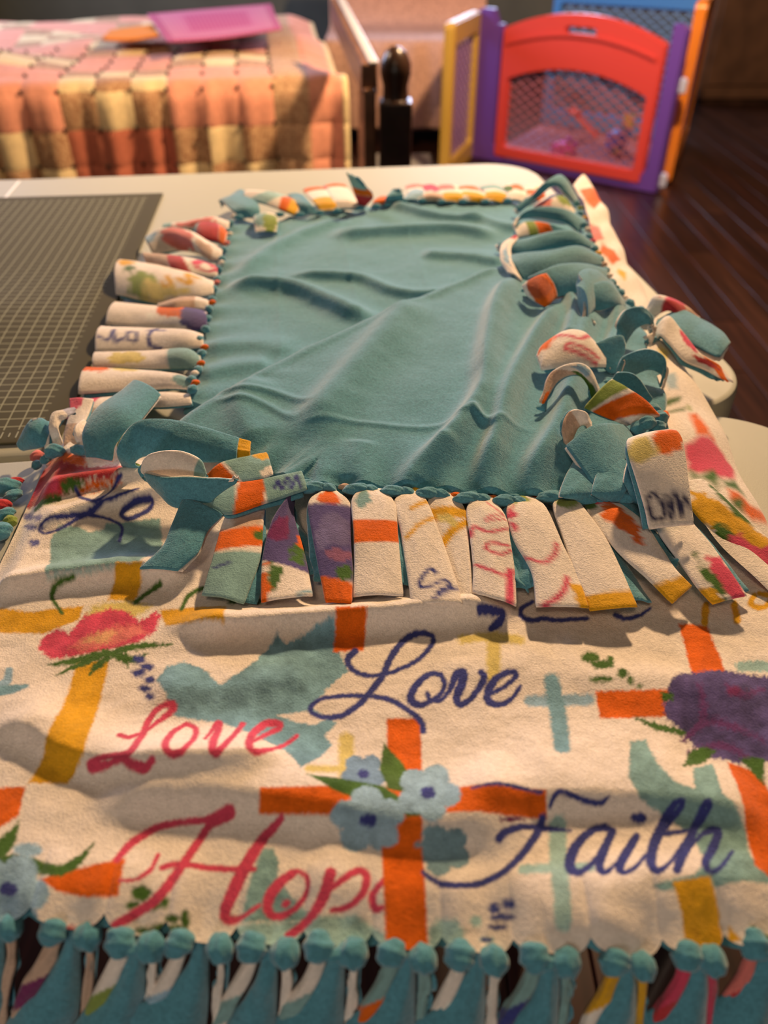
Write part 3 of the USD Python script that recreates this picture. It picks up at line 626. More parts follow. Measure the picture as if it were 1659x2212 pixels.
L3R = [Ridge([(1115, 590), (1072, 660), (1050, 760), (1040, 850), (985, 930), (900, 1000), (850, 1050)], 8, 16, 11, 45),
       Ridge([(1215, 650), (1165, 720), (1120, 800), (1090, 880), (1070, 950), (1010, 1060)], 7, 12, 10, 45),
       Ridge([(1290, 660), (1240, 780), (1215, 900), (1160, 1000), (1110, 1072)], 7, 14, 11, 42),
       Ridge([(1330, 640), (1325, 720), (1300, 800)], 6, 9, 8, 42), Ridge([(1225, 640), (1235, 690), (1215, 760)], 6, 8, 8, 42),
       Ridge([(900, 640), (820, 740), (720, 850), (640, 950)], 6, 22, 20, 45), Ridge([(560, 820), (520, 880), (560, 960)], 3, 20, 14, 40),
       Ridge([(430, 850), (520, 855), (600, 860), (690, 890)], 2.2, 5, 4, 40), Ridge([(455, 872), (560, 880), (650, 918)], 2.0, 5, 4, 40), Ridge([(620, 922), (760, 920), (900, 930), (1010, 922), (1060, 935), (1180, 940)], 1.4, 4, 3.5, 40),
       Ridge([(1010, 905), (1040, 925), (1075, 945)], 3, 5, 4, 42), Ridge([(780, 960), (740, 1040)], 3, 12, 12, 36), Ridge([(970, 970), (900, 1055)], 3, 10, 10, 36)]
for r in L3R[:7]: r.a *= 1.9; r.wr *= 0.82
L3R.append(Ridge([(345, 908), (420, 866), (560, 792), (700, 728), (840, 668), (960, 618), (1080, 572)], 4.5, 7, 9, 46, 0.05))
dd, _, _ = segdist(X, Y, resample(e_diag, 40))
Z = 0.026 + 0.019 * np.sqrt(1 - (1 - np.clip(dd / 0.022, 0, 1)) ** 2)
db, _, al = segdist(X, Y, resample(e_bot, 40))
Z += -0.010 * np.exp(-(db / 0.05)) + np.exp(-db / 0.022) * 0.0030 * np.sin(al * 2 * np.pi * 9.5 + 0.6)
dr, _, al = segdist(X, Y, resample(e_r3, 40)); Z += np.exp(-dr / 0.02) * 0.0022 * np.sin(al * 2 * np.pi * 8) - 0.006 * np.exp(-dr / 0.03)
dq, _, _ = segdist(X, Y, resample(e_l3, 20)); Z -= 0.006 * np.exp(-dq / 0.03)
for r in L3R: Z += r(X, Y) * np.clip(dd / 0.02, 0, 1)
Z += 0.0035 * (meshkit.fbm(np.stack([X * 22, Y * 22, 0 * X], -1), 3, 19) - 0.5)
P = np.dstack([X, Y, TZ + Z]); N = gridnormals(P); N *= np.sign(N[..., 2:])
Vl, Fl, _ = slab(P, np.zeros_like(N) + [0, 0, 1], 0.006)
tag(obj('teal_layer', (Vl, Fl), M_TEAL, blanket, smooth=60), 'near teal layer folded back along a diagonal edge')

# --- rounded printed fold along the right side
inn = at(*np.array([(1238, 402), (1262, 440), (1290, 540), (1340, 640), (1400, 760), (1432, 860), (1450, 960), (1485, 1060), (1545, 1160), (1680, 1300)], float).T, zt([26, 28, 30, 34, 38, 38, 38, 34, 28, 14]))
out_ = at(*np.array([(1262, 392), (1300, 450), (1345, 560), (1398, 670), (1462, 790), (1510, 875), (1560, 970), (1612, 1075), (1668, 1200), (1760, 1360)], float).T, zt(3))
ni, no = 420, 70
I, O = resample(inn, ni), resample(out_, ni)
th = np.linspace(-0.15, math.pi / 2, no)
hf = np.sin(np.clip(th, 0, 9)) ** 1.0; zf = np.cos(th) ** 0.75
P = I[:, None, :] * (1 - hf)[None, :, None] + O[:, None, :] * hf[None, :, None]
P[..., 2] = O[:, None, 2] + (I[:, None, 2] - O[:, None, 2]) * zf[None]
k = np.arange(ni) / ni
P[..., 0] += 0.0022 * np.sin(k * 43)[:, None] * np.sin(np.clip(th, 0, 9))[None]; P[..., 2] += 0.0012 * np.sin(k * 71 + 1)[:, None]
def sheet_ops(S, Tt, ops, base, asp, seed):
    """S along, Tt across (0..1), colours of a piece of cloth; asp = length / width"""
    col = np.tile(C[base] if isinstance(base, str) else np.array(base), (S.size, 1)); s, t = S.ravel(), Tt.ravel()
    q = np.c_[s * asp, t, np.full(s.size, seed * 3.7)]
    nz = meshkit.fbm(q * 14, 2, seed) - 0.5; nm = meshkit.fbm(q * 3.2, 3, seed + 5) - 0.5; n2 = meshkit.fbm(q * 5, 2, seed + 9) - 0.5
    for op in ops:
        kind = op[0]
        if kind == 'band':      # across the strip from s0 to s1 (optionally slanted)
            sl = op[4] if len(op) > 4 else 0.0
            c = op[3]; ss = s + sl * (t - 0.5)
            sd = np.maximum(op[1] - ss, ss - op[2]) * asp
        elif kind == 'blob':
            c = op[5]; sd = (np.hypot((s - op[1]) / op[3], (t - op[2]) / op[4]) - 1) * min(op[3] * asp, op[4]) + n2 * 0.30
        elif kind == 'line':
            c = op[3]; pts = catmull(np.array([(a * asp, b) for a, b in op[1]]), 6 * len(op[1])); sd = segdist(s * asp, t, pts)[0] - op[2] / 2
        elif kind == 'poly':
            c = op[2]; pp = np.array(op[1]) * [asp, 1.0]; X, Y = s * asp, t; ins = np.zeros(len(s), bool)
            for (ax, ay), (bx, by) in zip(pp, np.roll(pp, -1, 0)):
                if ay != by: ins ^= ((ay > Y) != (by > Y)) & (X < (bx - ax) * (Y - ay) / (by - ay) + ax)
            sd = segdist(X, Y, np.vstack([pp, pp[:1]]))[0]; sd = np.where(ins, -sd, sd)
        elif kind == 'side':    # from t0 to t1, full length
            c = op[3]; sd = np.maximum(op[1] - t, t - op[2])
        c = C[c] if isinstance(c, str) else np.array(c)
        a = np.clip(0.5 - (sd + nz * 0.05) / 0.07, 0, 1)[:, None]
        col = col * (1 - a) + np.clip(c * (1 + 0.5 * nm)[:, None], 0, 0.95) * a
    return col
S, Tt = np.meshgrid(np.linspace(0, 1, ni), np.linspace(0, 1, no), indexing='ij')
rpx, rpy = proj(P)
def onroll(pts, off=(1400, 780), sc=4.255):
    out = []
    for x, y in pts:
        k = np.argmin((rpx - (x / sc + off[0])) ** 2 + (rpy - (y / sc + off[1])) ** 2); out.append((S.ravel()[k], Tt.ravel()[k]))
    return out
q5 = dict(off=(0, 0), sc=1.0)
rops = [('poly', onroll([(1252, 412), (1278, 405), (1296, 445), (1284, 450), (1262, 432)], **q5), 'orange'), ('poly', onroll([(1272, 475), (1294, 490), (1304, 517), (1284, 520)], **q5), 'coral'), ('poly', onroll([(1300, 525), (1340, 562), (1322, 572), (1296, 545)], **q5), 'orange'),
        ('poly', onroll([(1334, 580), (1352, 588), (1350, 606), (1334, 592)], **q5), 'yellow'), ('poly', onroll([(1424, 740), (1445, 760), (1440, 790), (1420, 770)], **q5), 'pale'),
        ('poly', onroll([(140, 130), (250, 110), (280, 260), (200, 260)]), (0.42, 0.55, 0.62)), ('poly', onroll([(130, 400), (200, 340), (295, 325), (290, 370), (200, 400), (140, 425)]), 'green'), ('poly', onroll([(185, 460), (330, 430), (330, 455), (200, 475)]), 'green'), ('poly', onroll([(355, 400), (400, 420), (395, 450), (365, 440)]), 'lime'),
        ('poly', onroll([(375, 490), (440, 490), (520, 570), (600, 730), (540, 690), (450, 660), (400, 560)]), 'orange'),
        ('poly', onroll([(345, 790), (450, 700), (560, 680), (640, 780), (790, 1010), (800, 1080), (680, 1070), (560, 1010), (450, 1030), (370, 990), (340, 880)]), 'pink'),
        ('poly', onroll([(380, 1010), (480, 1040), (600, 1010), (650, 1080), (640, 1180), (560, 1120), (480, 1070), (400, 1090)]), 'green'), ('poly', onroll([(690, 1110), (800, 1100), (850, 1180), (900, 1250), (800, 1180), (710, 1150)]), 'green'),
        ('poly', onroll([(735, 1180), (830, 1200), (930, 1310), (1080, 1560), (960, 1480), (870, 1370), (760, 1260)]), 'orange'), ('poly', onroll([(770, 1280), (860, 1260), (880, 1310), (860, 1370), (780, 1310)]), 'green')]
asp = 9.0
rc = sheet_ops(S, Tt, rops, 'white', asp, 4)
Vr, Fr = gridmesh(P)
t = trimesh.Trimesh(Vr, Fr, process=False)
if t.face_normals[:, 2].mean() < 0: Fr = Fr[:, ::-1]
tag(obj('rolled_fold', (Vr, Fr), M_PRINT, blanket, col=rc), 'rounded printed fold along the right side of the blanket')

# ------------------------------------------------------------------ fringe: every tie is a part (strip, its other side, its knot)
random.seed(5); trng = np.random.default_rng(11)
NS, NT = 44, 15
def ribbon(secs, ns=NS, nt=NT, cup=0.0, wav=0.0, seed=0):
    a = np.array(secs, float)
    Lp = at(a[:, 0], a[:, 1], zt(a[:, 2])); Rp = at(a[:, 3], a[:, 4], zt(a[:, 5]))
    both = np.hstack([Lp, Rp])
    mid = (Lp + Rp) / 2; s = np.r_[0, np.cumsum(np.linalg.norm(np.diff(mid, axis=0), axis=1))]
    c = catmull(both, 300); m2 = (c[:, :3] + c[:, 3:]) / 2
    sl = np.r_[0, np.cumsum(np.linalg.norm(np.diff(m2, axis=0), axis=1))]
    u = np.linspace(0, sl[-1], ns); b = np.stack([np.interp(u, sl, c[:, k]) for k in range(6)], 1)
    t = np.linspace(0, 1, nt)[None, :, None]
    P = b[:, None, :3] * (1 - t) + b[:, None, 3:] * t
    N = gridnormals(P)
    vd = CAM - P
    if (N * vd).sum(-1).mean() < 0: N = -N
    tt = np.linspace(-1, 1, nt)[None]
    w = np.linalg.norm(b[:, 3:] - b[:, :3], axis=1)[:, None]
    ss = np.linspace(0, 1, ns)[:, None]
    off = cup * w * (1 - tt**2) + wav * (meshkit.fbm(np.stack([ss * 4 + 0 * tt, tt * 1.3 + 0 * ss, np.full((ns, nt), seed * 1.7)], -1), 2, 3) - 0.5)
    P = P + N * off[..., None]
    N = gridnormals(P)
    if (N * vd).sum(-1).mean() < 0: N = -N
    return P, N, sl[-1], w.mean()
tn = [0]
def tie(secs, front='print', ops=(), base='white', cup=0.04, wav=0.002, back=(0.0, 0.0, 0.0), th=0.0021, knots=(), label=None, backops=None, gap=0.0004, nback=True):
    """one tie of the fringe. secs: (left px, py, mm, right px, py, mm) from the knot to the cut end. back: (shift across in mm at the end, extra length, tilt)"""
    tn[0] += 1; seed = tn[0]
    P, N, L, w = ribbon(secs, cup=cup, wav=wav, seed=seed)
    ns, nt = P.shape[:2]
    S, T = np.meshgrid(np.linspace(0, 1, ns), np.linspace(0, 1, nt), indexing='ij')
    Vf, Ff, src = slab(P, N, th)
    pc = lambda o: sheet_ops(S, T, o, base, L / max(w, 1e-4), seed)[src]
    if front == 'print': t = obj('tie', (Vf, Ff), M_PRINT, blanket, col=pc(ops))
    else: t = obj('tie', (Vf, Ff), M_TEAL, blanket, smooth=60)
    if label: tag(t, label)
    if nback:
        sx, ex, tilt = back
        A = np.gradient(P, axis=0); A /= np.maximum(np.linalg.norm(A, axis=-1, keepdims=True), 1e-9)
        B = np.gradient(P, axis=1); B /= np.maximum(np.linalg.norm(B, axis=-1, keepdims=True), 1e-9)
        Q = P - N * (th + gap) + B * (S * sx / 1000)[..., None] + A * (S * ex / 1000)[..., None] - N * ((S**2) * tilt / 1000)[..., None]
        Vk, Fk, src = slab(Q, N, th)
        if front == 'print': obj('teal_side', (Vk, Fk), M_TEAL, t, smooth=60)
        else: obj('printed_side', (Vk, Fk), M_PRINT, t, col=sheet_ops(S, T, backops if backops is not None else ops, base, L / max(w, 1e-4), seed)[src])
    return t
def bean(c, ax, length, r, seed=0, flat=0.85, sub=3):
    s = trimesh.creation.icosphere(sub); v = s.vertices.copy()
    n = meshkit.fbm(v * 1.6 + seed * 3.1, 3, seed % 50) - 0.5
    cr = np.sin(v[:, 0] * 5 + v[:, 1] * 6 + v[:, 2] * 3 + seed) * 0.05
    v = v * (1 + 0.26 * n + cr)[:, None]
    ax = np.asarray(ax, float); ax = ax / np.linalg.norm(ax); up = np.array([0, 0, 1.0]); b = np.cross(up, ax); b /= max(np.linalg.norm(b), 1e-9); u2 = np.cross(ax, b)
    v[:, 2] += 0.18 * (1 - v[:, 0] ** 2)
    s.vertices = np.asarray(c) + v[:, :1] * ax * length + v[:, 1:2] * b * r + v[:, 2:] * u2 * r * flat
    return s
def knot(px, py, mm, ang=0.0, length=8, r=5, parent=None, mat=None, name='knot', col=None, tilt=0.0, sub=3):
    tn[0] += 1
    c = at(float(px), float(py), zt(mm)); ax = (math.cos(ang), math.sin(ang), tilt)
    m = bean(c, ax, length / 1000, r / 1000, tn[0], sub=sub)
    if col is None: return obj(name, m, mat or M_TEAL, parent or blanket, smooth=60)
    return obj(name, m, M_PRINT, parent or blanket, col=np.tile(C[col] if isinstance(col, str) else np.array(col), (len(m.vertices), 1)))

# --- front ties of the folded teal layer
K = 33
front = [
 # sections, ops, back shift
 ([(495, 1092, 30, 572, 1084, 30), (478, 1140, 29, 566, 1140, 29), (460, 1205, 27, 560, 1205, 27), (436, 1282, 23, 525, 1300, 24)], [('blob', 0.02, 0.6, 0.3, 0.5, 'tan'), ('band', 0.30, 0.52, 'orange', 0.05), ('band', 0.56, 1.1, 'sage'), ('line', [(0.72, 0.1), (0.68, 0.4)], 0.09, 'navy'), ('blob', 0.36, 1.0, 0.06, 0.15, 'green')], (7, -5, 1)),
 ([(628, 1066, 36, 640, 1066, 31), (592, 1120, 35, 636, 1112, 27), (572, 1185, 30, 652, 1172, 26), (566, 1240, 27, 664, 1230, 26), (566, 1298, 25, 674, 1284, 26)], [('band', -0.1, 0.72, 'purple', -0.16), ('blob', 0.35, 0.4, 0.12, 0.35, 'plum'), ('blob', 0.63, 0.88, 0.10, 0.2, 'green'), ('blob', 0.52, 0.98, 0.05, 0.12, 'orange'), ('blob', 0.82, 0.25, 0.1, 0.16, 'green'), ('blob', 0.88, 0.02, 0.14, 0.12, 'orange'), ('line', [(0.99, 0.75), (0.97, 1.0)], 0.12, 'bird')], (18, -24, 3)),
 ([(690, 1062, 35, 728, 1060, 35), (667, 1084, 36, 756, 1088, 35), (676, 1150, 33, 757, 1160, 31), (692, 1235, 28, 760, 1235, 28), (704, 1298, 24, 758, 1301, 25)], [('band', -0.1, 0.14, 'white'), ('blob', 0.08, 0.5, 0.10, 0.3, 'orange'), ('band', 0.16, 0.84, 'purple'), ('blob', 0.4, 0.6, 0.16, 0.4, (0.17, 0.14, 0.30)), ('blob', 0.5, 0.2, 0.1, 0.2, (0.2, 0.17, 0.36)), ('blob', 0.62, 0.6, 0.05, 0.4, (0.3, 0.12, 0.22)), ('band', 0.83, 1.1, 'orange', -0.06), ('blob', 0.78, 0.8, 0.06, 0.25, 'green')], (-6, -20, 2)),
 ([(786, 1055, 36, 826, 1055, 36), (762, 1076, 37, 852, 1086, 36), (766, 1150, 34, 858, 1150, 33), (767, 1220, 29, 864, 1220, 29), (764, 1286, 25, 869, 1283, 26)], [('blob', 0.14, 0.25, 0.1, 0.2, 'sage'), ('band', 0.36, 0.57, 'orange')], (14, -12, 1)),
 ([(870, 1064, 35, 905, 1062, 35), (853, 1082, 36, 922, 1082, 36), (868, 1150, 33, 945, 1140, 33), (880, 1225, 29, 972, 1215, 29), (890, 1302, 25, 998, 1300, 26)], [('line', [(0.20, 0.45), (0.12, 1.0)], 0.13, 'yellow'), ('line', [(0.45, 0.1), (0.36, 0.5), (0.30, 1.0)], 0.13, 'yellow'), ('line', [(0.78, 0.62), (0.74, 0.50), (0.82, 0.25), (0.88, 0.22), (0.87, 0.5), (0.84, 0.75), (0.88, 0.85), (0.93, 0.55)], 0.10, 'navy'), ('line', [(0.98, 0.45), (0.92, 0.75), (0.9, 0.98)], 0.09, 'navy')], (-14, -26, 1)),
 ([(948, 1063, 34, 985, 1065, 34), (926, 1080, 33, 1006, 1104, 34), (938, 1140, 30, 1010, 1150, 31), (960, 1215, 25, 1014, 1220, 28), (984, 1300, 22, 1018, 1302, 23)], [('band', 0.17, 0.28, 'yellow', 0.12), ('band', 0.37, 0.46, 'yellow', 0.30), ('blob', 0.3, 0.45, 0.05, 0.3, 'pale')], (-8, -14, 2)),
 ([(1030, 1072, 35, 1060, 1070, 35), (1010, 1096, 36, 1092, 1116, 35), (1018, 1160, 33, 1100, 1165, 33), (1024, 1220, 29, 1110, 1225, 29), (1022, 1278, 25, 1115, 1306, 26)], [('line', [(0.10, 0.55), (0.2, 0.95)], 0.07, 'pink'), ('line', [(0.2, 0.95), (0.26, 0.6), (0.32, 0.45), (0.25, 0.95)], 0.07, 'pink'), ('line', [(0.46, 0.0), (0.38, 0.1), (0.42, 0.5), (0.36, 0.98)], 0.11, 'pink'), ('line', [(0.54, 0.95), (0.52, 0.5), (0.58, 0.35), (0.62, 0.7), (0.58, 1.0)], 0.10, 'pink'), ('line', [(0.72, 0.05), (0.76, 0.3), (0.80, 0.7), (0.76, 1.0)], 0.11, 'pink'), ('line', [(0.76, 0.9), (1.0, 0.85)], 0.2, 'pink')], (12, -22, 1)),
 ([(1112, 1072, 35, 1160, 1076, 35), (1096, 1100, 36, 1182, 1100, 36), (1112, 1165, 33, 1212, 1168, 33), (1150, 1235, 29, 1246, 1240, 29), (1160, 1308, 25, 1271, 1310, 26)], [('blob', 0.04, 0.3, 0.05, 0.3, 'lime'), ('blob', 0.18, 0.02, 0.06, 0.12, 'pink'), ('blob', 0.33, 0.06, 0.05, 0.14, 'pink'), ('line', [(0.62, 0.02), (0.66, 0.35), (0.58, 0.7), (0.48, 0.86)], 0.10, 'pink'), ('line', [(1.0, 0.15), (0.95, 0.4), (0.88, 0.6), (0.78, 0.74)], 0.13, 'pink'), ('blob', 0.95, 0.98, 0.12, 0.22, 'yellow')], (-22, -18, 2)),
 ([(1204, 1076, 35, 1240, 1074, 35), (1196, 1092, 36, 1256, 1090, 36), (1214, 1150, 33, 1308, 1160, 33), (1242, 1232, 29, 1340, 1225, 29), (1276, 1316, 25, 1376, 1308, 26)], [('blob', 0.08, 0.5, 0.06, 0.4, 'lime'), ('band', 0.89, 1.1, 'yellow', 0.02)], (14, -8, 2)),
 ([(1262, 1082, 34, 1330, 1078, 34), (1280, 1120, 34, 1390, 1125, 35), (1340, 1195, 31, 1430, 1185, 31), (1400, 1250, 28, 1465, 1235, 29), (1452, 1300, 24, 1494, 1264, 26)], [('blob', 0.0, 0.5, 0.09, 0.6, 'pink'), ('blob', 0.08, 0.1, 0.06, 0.14, 'green'), ('blob', 0.25, 0.55, 0.23, 0.28, 'orange'), ('band', 0.88, 1.1, 'yellow', 0.0)], (16, -16, 2)),
 ([(1400, 1096, 32, 1470, 1100, 34), (1424, 1150, 32, 1498, 1130, 34), (1468, 1210, 29, 1540, 1180, 31), (1504, 1262, 26, 1582, 1240, 28), (1540, 1302, 23, 1612, 1284, 25)], [('blob', 0.84, 0.75, 0.24, 0.30, 'pink'), ('blob', 0.82, 0.38, 0.22, 0.15, 'green'), ('blob', 0.98, 0.10, 0.14, 0.22, 'yellow'), ('band', 0.0, 0.12, 'tan')], (8, -6, 2)),
 ([(1468, 1042, 36, 1520, 1034, 36), (1498, 1100, 33, 1560, 1070, 35), (1545, 1150, 28, 1610, 1118, 30), (1600, 1200, 22, 1660, 1165, 24), (1660, 1256, 17, 1712, 1222, 19)], [('blob', 0.10, 0.2, 0.12, 0.4, 'white'), ('blob', 0.40, 0.35, 0.26, 0.45, 'yellow'), ('blob', 0.34, 0.98, 0.3, 0.14, 'green'), ('blob', 0.56, 0.1, 0.12, 0.22, 'green'), ('blob', 0.85, 0.4, 0.26, 0.6, 'pink'), ('blob', 0.66, 0.75, 0.14, 0.25, 'yellow')], (4, -6, 2))]
for i, (sec, ops, back) in enumerate(front):
    tie(sec, 'print', ops, back=back, cup=0.05)
for i, (kx, ky, ln) in enumerate([(632, 1046, 9), (678, 1054, 9), (770, 1058, 9), (848, 1063, 9), (922, 1067, 8), (1010, 1077, 9), (1090, 1083, 8), (1188, 1075, 9), (1266, 1080, 9), (1350, 1077, 8)]):
    knot(kx, ky, 35, 0.12, ln + 1, 5.0); knot(kx + 30, ky + 2, 34.0, -0.35, 7, 4.4)
    if i in (2, 4, 5, 6, 7, 9): knot(kx - 26, ky - 6, 33.0, 0.1, 4.5, 2.6, col=['white', 'orange', 'tan', 'yellow', 'yellow', 'orange', 'orange', 'orange', 'yellow', 'pink'][i], name='knot_fold')
    knot(kx + 14, ky - 10, 33.0, 0.05, 10, 2.2)

# --- left front corner cluster
tie([(185, 985, 30, 240, 992, 30), (178, 935, 40, 250, 955, 38), (205, 885, 46, 290, 925, 44), (250, 850, 46, 312, 895, 45), (288, 822, 45, 346, 851, 45)], 'teal', [('blob', 0.6, 0.5, 0.3, 0.5, 'lime')], cup=0.10, back=(1, 2, 1))
tie([(262, 1008, 26, 300, 1012, 27), (254, 975, 46, 292, 1000, 32), (290, 914, 58, 312, 985, 38), (360, 905, 60, 362, 990, 42), (440, 922, 58, 430, 996, 44), (514, 944, 54, 508, 994, 46)], 'teal', [('band', 0, 0.3, 'lime'), ('band', 0.85, 1.1, 'yellow'), ('blob', 0.5, 0.1, 0.3, 0.2, 'yellow')], cup=0.10, back=(-3, 9, 0.6))
tie([(440, 1030, 40, 470, 1060, 36), (480, 998, 47, 520, 1040, 42), (540, 984, 47, 562, 1032, 43), (575, 976, 46, 588, 1022, 44)], 'print', [('band', 0.0, 0.35, 'orange'), ('band', 0.4, 1.1, 'sage'), ('blob', 0.95, 0.15, 0.14, 0.22, 'yellow'), ('blob', 0.95, 0.9, 0.14, 0.2, 'white')], back=(2, -3, 1))
tie([(318, 1030, 40, 322, 1034, 33), (306, 1012, 50, 316, 1032, 37), (322, 984, 60, 352, 1028, 42), (380, 974, 63, 396, 1032, 46), (430, 992, 60, 420, 1036, 48), (446, 1020, 54, 440, 1044, 48)], 'print', [('band', 0.85, 1.2, 'sage')], cup=0.15, back=(0, 0, 0), label='white inside of a curled tie')
tie([(310, 1026, 46, 344, 1068, 30), (350, 1034, 52, 368, 1092, 30), (400, 1034, 54, 400, 1100, 30), (450, 1036, 54, 440, 1096, 34), (480, 1036, 54, 472, 1070, 44), (512, 1040, 53, 508, 1044, 51)], 'teal', [], cup=0.06, back=(0, 0, 0))
tie([(392, 1056, 40, 420, 1090, 34), (440, 1052, 42, 466, 1104, 36), (500, 1044, 42, 504, 1108, 36), (560, 1036, 42, 570, 1086, 37), (650, 1016, 42, 662, 1056, 38)], 'print', [('band', 0.0, 0.12, 'tan'), ('band', 0.12, 0.42, 'sage'), ('band', 0.42, 0.66, 'orange', 0.06), ('band', 0.66, 1.1, 'sage'), ('line', [(0.74, 0.55), (0.79, 0.25), (0.80, 0.7), (0.87, 0.2), (0.88, 0.8), (0.95, 0.2), (0.96, 0.9)], 0.11, 'navy')], back=(3, -3, 1))
tie([(395, 1075, 38, 480, 1110, 36), (372, 1130, 34, 448, 1142, 33), (350, 1180, 30, 425, 1190, 30), (302, 1226, 24, 382, 1230, 26)], 'teal', [], cup=0.06, back=(1, -2, 1))
# blue rolled tie at the far left corner and its white loop
tie([(96, 968, 18, 112, 972, 18), (74, 908, 34, 112, 915, 30), (56, 918, 34, 96, 962, 22), (36, 958, 18, 52, 974, 12)], 'teal', [('blob', 0.5, 0.5, 0.4, 0.4, 'white')], cup=0.22, back=(0, 0, 1))
tie([(118, 962, 20, 136, 960, 18), (106, 925, 34, 126, 930, 32), (112, 892, 40, 130, 908, 36), (136, 884, 40, 146, 900, 36), (160, 880, 34, 164, 890, 32)], 'print', [('band', 0.7, 1.1, (0.42, 0.42, 0.52))], cup=0.1, back=(0, 0, 1))
tie([(172, 972, 22, 190, 972, 20), (160, 935, 36, 178, 940, 32), (168, 915, 38, 182, 925, 34), (180, 905, 36, 190, 915, 33)], 'print', [], cup=0.1)
tie([(140, 985, 14, 165, 985, 16), (138, 935, 20, 172, 935, 24), (150, 890, 24, 190, 890, 26), (150, 860, 26, 200, 862, 28)], 'print', [('blob', 0.95, 0.2, 0.2, 0.4, 'pink'), ('band', 0.0, 0.5, 'tan')])
knot(118, 976, 22, 0.3, 8, 6.5); knot(100, 992, 14, 1.2, 6, 4); knot(172, 974, 24, -0.3, 8, 5); knot(80, 985, 8, 1.0, 6, 4.5, col='coral', name='knot_fold'); knot(80, 1005, 8, 1.4, 5, 4)
knot(10, 1055, 9, 0.4, 12, 8); knot(28, 1072, 9, 1.0, 8, 5); knot(-2, 1095, 9, 0.5, 9, 6, col='red', name='knot_fold'); knot(12, 1112, 9, 0.8, 8, 5); knot(22, 1128, 8, 1.2, 6, 5, col='lime', name='knot_fold'); knot(2, 1150, 8, 1.0, 9, 7); knot(32, 1040, 9, 0.2, 7, 3.5, col='red', name='knot_fold')

